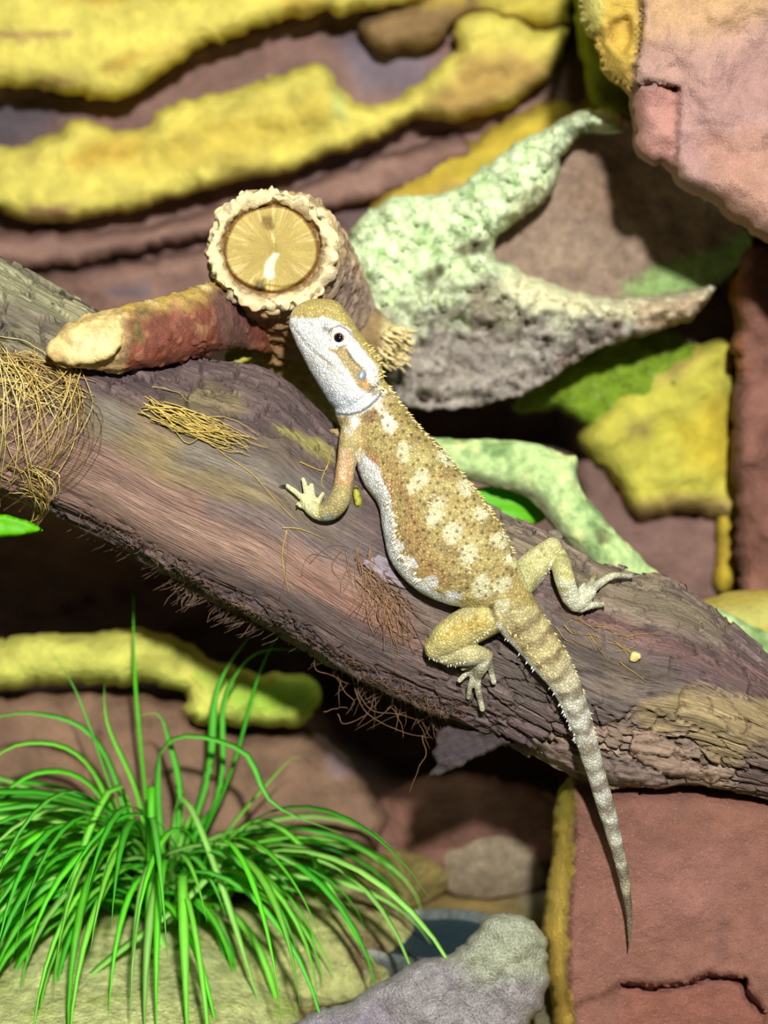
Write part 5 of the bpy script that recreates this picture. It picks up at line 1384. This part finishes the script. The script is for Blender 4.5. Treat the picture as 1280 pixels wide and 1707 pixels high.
    tag(obj('spines', bag.mesh('spines', smooth=False), MAT['spine'], t), kind='stuff')
    return t
lizard = build_lizard()

# ================================================================== PLANTS AND DRY FIBRES
def wob(P, amp, seed, fr=.6):
    """add a smooth wobble to world points"""
    s = np.arange(len(P))[:, None] * fr
    o = np.concatenate([fbm(p3(s[:, 0] * .35, seed, k * 7.7), 2, 3)[:, None] for k in range(3)], 1)
    return P + amp * o

def straw_left():
    bag = Bag(); rs = np.random.default_rng(31)
    def put(pts, r, c, lift=(.1, .5), n=18):
        q = crs(np.array(pts, float), n)
        l0, l1 = lift; bow = np.sin(np.linspace(0, np.pi, n))
        base = np.array([logd(x, y, 0.2) for x, y in q])
        base = np.minimum(base, np.interp(np.arange(n), [0, n - 1], [base[0], base[-1]]) + .8)
        d = base - l0 - l1 * bow
        strand(bag, wob(W(q[:, 0], q[:, 1], d), .16, rs.uniform(0, 99)), r * .7, c, 5, .5)
    c0 = [lin(214, 188, 104), lin(196, 166, 92), lin(226, 206, 134), lin(164, 136, 84)]
    for k in range(46):
        x0 = rs.uniform(-60, 140); y0 = 585 + .22 * x0 + rs.normal(0, 14)
        x1 = rs.uniform(-60, 70) ; y1 = rs.uniform(720, 860)
        b = rs.uniform(-10, 60)
        put([(x0, y0), (x0 * .7 + x1 * .3 + b, y0 * .66 + y1 * .34), (x0 * .35 + x1 * .65 + b * .9, y0 * .3 + y1 * .7), (x1, y1)], rs.uniform(.018, .034), c0[rs.integers(4)] * rs.uniform(.8, 1.1), (.08, rs.uniform(.1, 1.0)))
    for k in range(34):
        x0 = rs.uniform(-60, 30); y0 = 610 + rs.normal(0, 18)
        put([(x0, y0), (x0 + 45, y0 + 8 + rs.normal(0, 8)), (x0 + 95, y0 + 30 + rs.normal(0, 10)), (x0 + 130, y0 + 50 + rs.normal(0, 16))], rs.uniform(.02, .035), c0[rs.integers(4)] * rs.uniform(.8, 1.1), (.06, .25))
    for k in range(26):      # hooked ends over the lower edge
        x0 = rs.uniform(-50, 60); y0 = rs.uniform(770, 820); w_ = rs.uniform(14, 40)
        put([(x0, y0), (x0 + w_, y0 + 14), (x0 + w_ * 1.2, y0 + 40), (x0 + w_ * .5, y0 + rs.uniform(45, 75))], rs.uniform(.018, .03), c0[rs.integers(4)], (.15, .5))
    for k in range(10):      # long loops to the right
        x1 = rs.uniform(120, 170); y0 = rs.uniform(600, 640)
        put([(rs.uniform(60, 120), y0), (x1 - 4, y0 + 50), (x1, y0 + 100), (x1 - 40, y0 + 160), (x1 - 110, y0 + 195)], rs.uniform(.016, .024), lin(130, 104, 60) * rs.uniform(.8, 1.2), (.08, .7))
    o = obj('straw_wisp', bag.mesh('straw_wisp'), MAT['fibre'])
    recenter(tag(o, 'tangled wisp of yellow straw fibres draped over the wide end of the log', 'straw', kind='stuff'))
straw_left()

def straw_mid():
    bag = Bag(); rs = np.random.default_rng(32)
    for k in range(70):
        t0 = rs.uniform(0, .45); t1 = t0 + rs.uniform(.25, .6); off = rs.normal(0, 11) * (1.3 - t0)
        a = np.array([235, 672]); b = np.array([445, 752])
        p0 = a + (b - a) * t0 + (-.36 * off, .93 * off); p1 = a + (b - a) * min(t1, 1.03) + (-.36 * off * .9, .93 * off * .9 + rs.normal(0, 4)); pm = (p0 + p1) / 2 + (rs.normal(0, 6), rs.normal(2, 9))
        q = crs(np.array([p0, pm, p1]), 12)
        d = np.array([logd(x, y) for x, y in q]) - .06 - rs.uniform(0, .22)
        strand(bag, wob(W(q[:, 0], q[:, 1], d), .16, k * 3.1), rs.uniform(.013, .026), lin(200, 174, 92) * rs.uniform(.65, 1.15), 5, .5)
    for pts in [[(335, 722), (370, 755), (420, 790), (455, 830), (490, 866)], [(300, 690), (360, 700), (430, 735)], [(470, 880), (500, 882), (540, 898)], [(478, 884), (470, 930), (482, 990)], [(500, 770), (540, 785), (548, 765), (556, 742)], [(548, 770), (536, 800), (540, 815)]]:
        q = crs(np.array(pts, float), 20); d = np.array([logd(x, y) for x, y in q]) - .05
        strand(bag, W(q[:, 0], q[:, 1], d), .022, lin(180, 150, 74), 5, .5)
    o = obj('straw_wisp', bag.mesh('straw_wisp'), MAT['fibre'])
    recenter(tag(o, 'combed bundle of straw fibres below the red side branch', 'straw', kind='stuff'))
straw_mid()

def root_hairs():
    rs = np.random.default_rng(33)
    def lay(bag, pts, r, c, n=12, lift=.05, w_=.08):
        q = crs(np.array(pts, float), n)
        d = np.array([logd(x, y, 0.0) for x, y in q]); d = np.minimum(d, 0.6) - lift
        strand(bag, wob(W(q[:, 0], q[:, 1], d), w_, rs.uniform(0, 99)), r, c, 4, .45)
    bag = Bag()
    for k in range(120):     # brown tuft on the flank
        t = rs.uniform(0, 1); x = 598 + 70 * t + rs.normal(0, 16); y = 920 + 110 * t + rs.normal(0, 14)
        a = rs.normal(1.35, .45); L = rs.uniform(25, 85)
        x1 = x + math.cos(a) * L; y1 = y + math.sin(a) * L
        lay(bag, [(x, y), ((x + x1) / 2 + rs.normal(0, 7), (y + y1) / 2 + rs.normal(0, 5)), (x1, y1)], rs.uniform(.011, .022), lin(150, 116, 84) * rs.uniform(.5, 1.15), 10, rs.uniform(.03, .2))
    for pts in [[(515, 940), (545, 912), (580, 912), (600, 925)], [(500, 960), (520, 925), (560, 935)], [(466, 1000), (476, 950), (480, 890)]]:
        lay(bag, pts, .013, lin(120, 96, 72), 16)
    tag(obj('fibre_tuft', bag.mesh('fibre_tuft'), MAT['fibre'], log), kind='stuff')
    bag = Bag()
    edge = crs(np.array([(60, 840), (165, 886), (262, 940), (360, 996), (435, 1030), (505, 1070), (590, 1122), (690, 1168), (780, 1200)], float), 400)
    for k in range(210):     # short hairs along the lower edge
        i = rs.integers(40, 399); x, y = edge[i] - (0, rs.uniform(0, 30))
        L = rs.uniform(10, 36); a = rs.normal(1.3, .9)
        lay(bag, [(x, y), (x + math.cos(a) * L * .5 + rs.normal(0, 5), y + math.sin(a) * L * .5), (x + math.cos(a + .8) * L, y + math.sin(a) * L)], rs.uniform(.009, .018), lin(112, 88, 72) * rs.uniform(.5, 1.2), 9, rs.uniform(.15, .4), .16)
    for cx_, cy_, cnt in [(325, 990, 26), (395, 1022, 34), (432, 1034, 16), (300, 965, 12)]:     # small hanging clumps
        for k in range(cnt):
            x = cx_ + rs.normal(0, 15); y = cy_ - 6 + .45 * (x - cx_) + rs.uniform(-10, 4); a = rs.normal(1.2, .6); L = rs.uniform(14, 44)
            lay(bag, [(x, y), (x + math.cos(a) * L * .5 + rs.normal(0, 8), y + math.sin(a) * L * .5), (x + math.cos(a + 1.2) * L * .7, y + math.sin(a) * L)], rs.uniform(.008, .015), lin(134, 108, 88) * rs.uniform(.5, 1.2), 10, rs.uniform(.1, .4), .14)
    for k in range(60):      # matted hair at the hanging corner
        x = rs.uniform(555, 740); y = np.interp(x, [540, 650, 780], [1095, 1150, 1200]) + rs.uniform(-22, 8)
        a = rs.normal(1.2, .6); L = rs.uniform(20, 90)
        lay(bag, [(x, y), (x + math.cos(a) * L * .5 + rs.normal(0, 9), y + math.sin(a) * L * .5), (x + math.cos(a) * L + rs.normal(0, 16), y + math.sin(a) * L)], rs.uniform(.008, .016), lin(128, 100, 74) * rs.uniform(.5, 1.2), 12, rs.uniform(0, .3), .14)
    for pts in [[(530, 1075), (526, 1112), (560, 1130), (600, 1140)], [(590, 1150), (610, 1190), (660, 1215), (715, 1230)], [(705, 1225), (706, 1260), (690, 1300), (684, 1320)], [(540, 1186), (560, 1180), (580, 1182)],
                [(560, 1190), (575, 1206), (600, 1198), (612, 1188)], [(660, 1150), (700, 1170), (735, 1180), (760, 1186)], [(735, 1180), (790, 1210), (830, 1220)], [(640, 1190), (655, 1180), (672, 1230)], [(720, 1180), (706, 1205), (722, 1232)],
                [(560, 1120), (572, 1150), (590, 1168), (575, 1190)], [(600, 1130), (598, 1160), (620, 1184), (660, 1190), (700, 1200)]]:
        lay(bag, pts, .013, lin(140, 106, 76) * rs.uniform(.7, 1.1), 18, .1, .1)
    for k in range(26):      # stray bristles and splinters lower right
        x = rs.uniform(690, 860); y = 1110 + (x - 690) * .45 + rs.normal(0, 22)
        a = rs.normal(.6, .8); L = rs.uniform(14, 34)
        lay(bag, [(x, y), (x + math.cos(a) * L * .5, y + math.sin(a) * L * .5 - 4), (x + math.cos(a) * L, y + math.sin(a) * L)], rs.uniform(.008, .015), lin(96, 78, 70) * rs.uniform(.6, 1.3), 8, .05)
    tag(obj('root_hairs', bag.mesh('root_hairs'), MAT['fibre'], log), kind='stuff')
    bag = Bag()
    for k in range(26):      # straw bits caught on the weathered side
        x = rs.uniform(925, 1050); y = 1030 + (x - 925) * .45 + rs.normal(0, 14); a = rs.normal(.45, .5); L = rs.uniform(20, 60)
        lay(bag, [(x, y), (x + math.cos(a) * L * .5, y + math.sin(a) * L * .5 + rs.normal(0, 6)), (x + math.cos(a) * L, y + math.sin(a) * L)], rs.uniform(.01, .018), lin(170, 140, 74) * rs.uniform(.5, 1.1), 9, .05)
    tag(obj('caught_straw', bag.mesh('caught_straw'), MAT['fibre'], log), kind='stuff')
root_hairs()

# ---- grass tuft: every blade a part of its own
def grass():
    rs = np.random.default_rng(41)
    B = gp(285, 1540, 1.0)
    t = thing('grass_tuft', (B[0], B[1], B[2]), 'bright green arching grass tuft on the mossy rock', 'grass')
    def blade(P, w, c):
        n = len(P)
        T = np.gradient(P, axis=0); T /= np.linalg.norm(T, axis=1)[:, None] + 1e-9
        sd = np.cross(T, [0.05, -.3, 1.0]); sd /= np.linalg.norm(sd, axis=1)[:, None] + 1e-9
        up = np.cross(sd, T)
        s = np.linspace(0, 1, n); ww = w * np.clip(np.minimum(.45 + s * 2.2, 1), 0, 1) * np.clip((1 - s) * 3.2, .04, 1)
        L = P + sd * ww[:, None] * .5 + up * ww[:, None] * .16; R = P - sd * ww[:, None] * .5 + up * ww[:, None] * .16
        U_ = P + up * .018
        v = np.concatenate([L, P, R, U_])
        f = []
        for i in range(n - 1):
            a, b, c_, d = i, n + i, 2 * n + i, 3 * n + i
            f += [(a, a + 1, b + 1, b), (b, b + 1, c_ + 1, c_), (a + 1, a, d, d + 1), (d + 1, d, c_, c_ + 1)]
        col = np.tile(np.asarray(c), (4 * n, 1)); k = np.concatenate([np.zeros(n), np.ones(n), np.zeros(2 * n)])[:, None] * .35
        col = col * (1 - k) + lin(190, 226, 110) * k
        k = np.tile(sstep(.0, .25, s), 4)[:, None]; col = col * (k * .55 + .45) if False else col
        obj('blade', new_mesh('blade', v, f, col), MAT['blade'], t)
    cols = [lin(124, 240, 56), lin(156, 246, 84), lin(92, 214, 56), lin(180, 242, 120), lin(124, 230, 84)]
    n = 16
    for k in range(205):
        az = rs.uniform(0, 2 * np.pi) if k % 3 else rs.uniform(2.6, 4.6)
        if k > 160: az = rs.uniform(3.5, 5.4)
        fwd = -math.sin(az)                       # towards the lens
        e0 = math.radians(rs.uniform(58, 90)); L = rs.uniform(9.5, 17) * (1 + .10 * max(fwd, 0)) * (.7 if fwd < -.3 else 1)
        if math.cos(az) > .3: L *= .72
        if k > 160: L = rs.uniform(13, 19); e0 = math.radians(rs.uniform(66, 90))
        drop = math.radians(rs.uniform(120, 172))
        s = np.linspace(0, 1, n)
        e = e0 - drop * s ** 1.25
        st = L / (n - 1)
        dx = np.cos(e) * math.cos(az) * 1.15; dy = np.cos(e) * math.sin(az) * .72; dz = np.sin(e) * .92
        P = np.stack([np.cumsum(dx), np.cumsum(dy), np.cumsum(dz)], -1) * st
        P = P - P[0] + B + np.array([rs.normal(-.2, .9), rs.normal(0, .5), 0])
        P[:, 2] = np.maximum(P[:, 2], .5 + .3 * rs.uniform())
        blade(P, rs.uniform(.17, .34), cols[rs.integers(5)] * rs.uniform(.75, 1.1))
    # upright blades seen against the ledge, given by the points they pass
    for pts, w in [([(262, 1490, 7.6), (240, 1300, 6.6), (225, 1130, 6.2), (222, 985, 6.2)], .14), ([(280, 1490, 7.6), (345, 1300, 6.4), (362, 1150, 5.8), (415, 1062, 5.4)], .30), ([(290, 1490, 7.6), (365, 1320, 6.6), (372, 1180, 6.0), (400, 1115, 5.6), (440, 1085, 5.4), (500, 1085, 5.2)], .22),
                   ([(290, 1490, 7.6), (380, 1300, 6.2), (430, 1130, 5.6), (470, 1045, 5.2)], .16), ([(262, 1500, 7.4), (230, 1330, 5.6), (180, 1210, 5.0), (174, 1140, 4.8)], .22), ([(270, 1500, 7.4), (300, 1340, 6), (280, 1230, 5.4), (262, 1190, 5.2), (230, 1195, 5)], .26),
                   ([(250, 1500, 7.4), (190, 1330, 5.4), (130, 1160, 4.9), (80, 1080, 4.9)], .10), ([(300, 1490, 7.6), (400, 1360, 6.6), (480, 1270, 6.2), (500, 1262, 6)], .16), ([(250, 1500, 7), (252, 1300, 4.2), (250, 1500, 2.6), (232, 1720, 2.2)], .28),
                   ([(240, 1500, 7), (200, 1310, 4.8), (130, 1440, 2.8), (75, 1720, 2.2)], .26), ([(280, 1500, 7), (270, 1250, 4.6), (400, 1250, 3.6), (455, 1340, 3.0), (570, 1390, 2.8)], .24), ([(280, 1500, 7), (300, 1330, 5), (360, 1450, 3.4), (440, 1700, 2.4)], .24),
                   ([(300, 1500, 7), (420, 1370, 5.6), (520, 1430, 4.6), (590, 1560, 4), (640, 1625, 3.8)], .22), ([(240, 1500, 7), (150, 1280, 5), (40, 1240, 4.2), (-60, 1300, 3.6)], .26), ([(240, 1500, 7), (160, 1320, 5), (60, 1290, 4), (-50, 1370, 3.4)], .28),
                   ([(250, 1500, 7), (170, 1250, 5.4), (60, 1190, 5), (-60, 1210, 4.6)], .24), ([(300, 1500, 7), (380, 1420, 5), (310, 1500, 3.6), (170, 1610, 2.8), (60, 1707, 2.4)], .30)]:
        q = crs(np.array(pts, float), 24)
        blade(W(q[:, 0], q[:, 1], q[:, 2]), w, cols[rs.integers(5)])
grass()

# ---- crumb on the weathered side of the log
dc = logd(1056, 1098)
o = slab('food_crumb', [(1046, 1094), (1054, 1088), (1066, 1090), (1070, 1098), (1062, 1106), (1050, 1104)], dc - .08, .14, 6, MAT['stump'], lin(236, 222, 140), step=3, rag=5, lump=.1, lscale=4, seed=191, back=.1)
recenter(tag(o, 'pale yellow crumb lying on the log beside the tail', 'crumb'))

# ---- leaves
def leaf(name, outline, d, label, seed, rib, bend=0.0, mat='leaf'):
    c = np.mean(outline, axis=0)
    f = lambda X, Y: d + bend * ((X - c[0]) / 60.0) ** 2
    hf = lambda X, Y, dist: -.06 * np.exp(-(lined(X, Y, rib) / 3.0) ** 2)
    o = slab(name, outline, 0, .09, 10, MAT[mat], lin(110, 205, 15), step=6, rag=2, lump=.05, lscale=1.2, seed=seed, back=.05, dfun=f, hfun=hf)
    return recenter(tag(o, label, 'leaf'))
leaf('broad_leaf', [(735, 880), (760, 840), (800, 812), (850, 808), (895, 828), (918, 858), (900, 872), (850, 884), (790, 892)], 5.5, 'bright green leaf showing under the lichen-green branch', 51, [(740, 878), (820, 850), (915, 858)], .25)
leaf('broad_leaf', [(-90, 880), (-50, 856), (10, 858), (55, 870), (76, 886), (40, 892), (-20, 898)], -1.2, 'bright green leaf under the straw end of the log', 52, [(-85, 880), (0, 872), (74, 886)], .1)
leaf('leaf_sprig', [(372, 596), (378, 582), (392, 578), (410, 580), (424, 590), (418, 604), (402, 608), (388, 616), (376, 610)], 1.5, 'small yellow-green leaf between the red side branch and log', 53, [(374, 600), (398, 592), (422, 592)], .2, 'olive_leaf')
leaf('leaf_scrap', [(586, 812), (594, 806), (600, 826), (604, 842), (598, 850), (588, 838)], logd(596, 828) - .12, 'curled yellow-green leaf scrap beside the foreleg', 54, [(590, 810), (599, 846)], 0, 'olive_leaf')
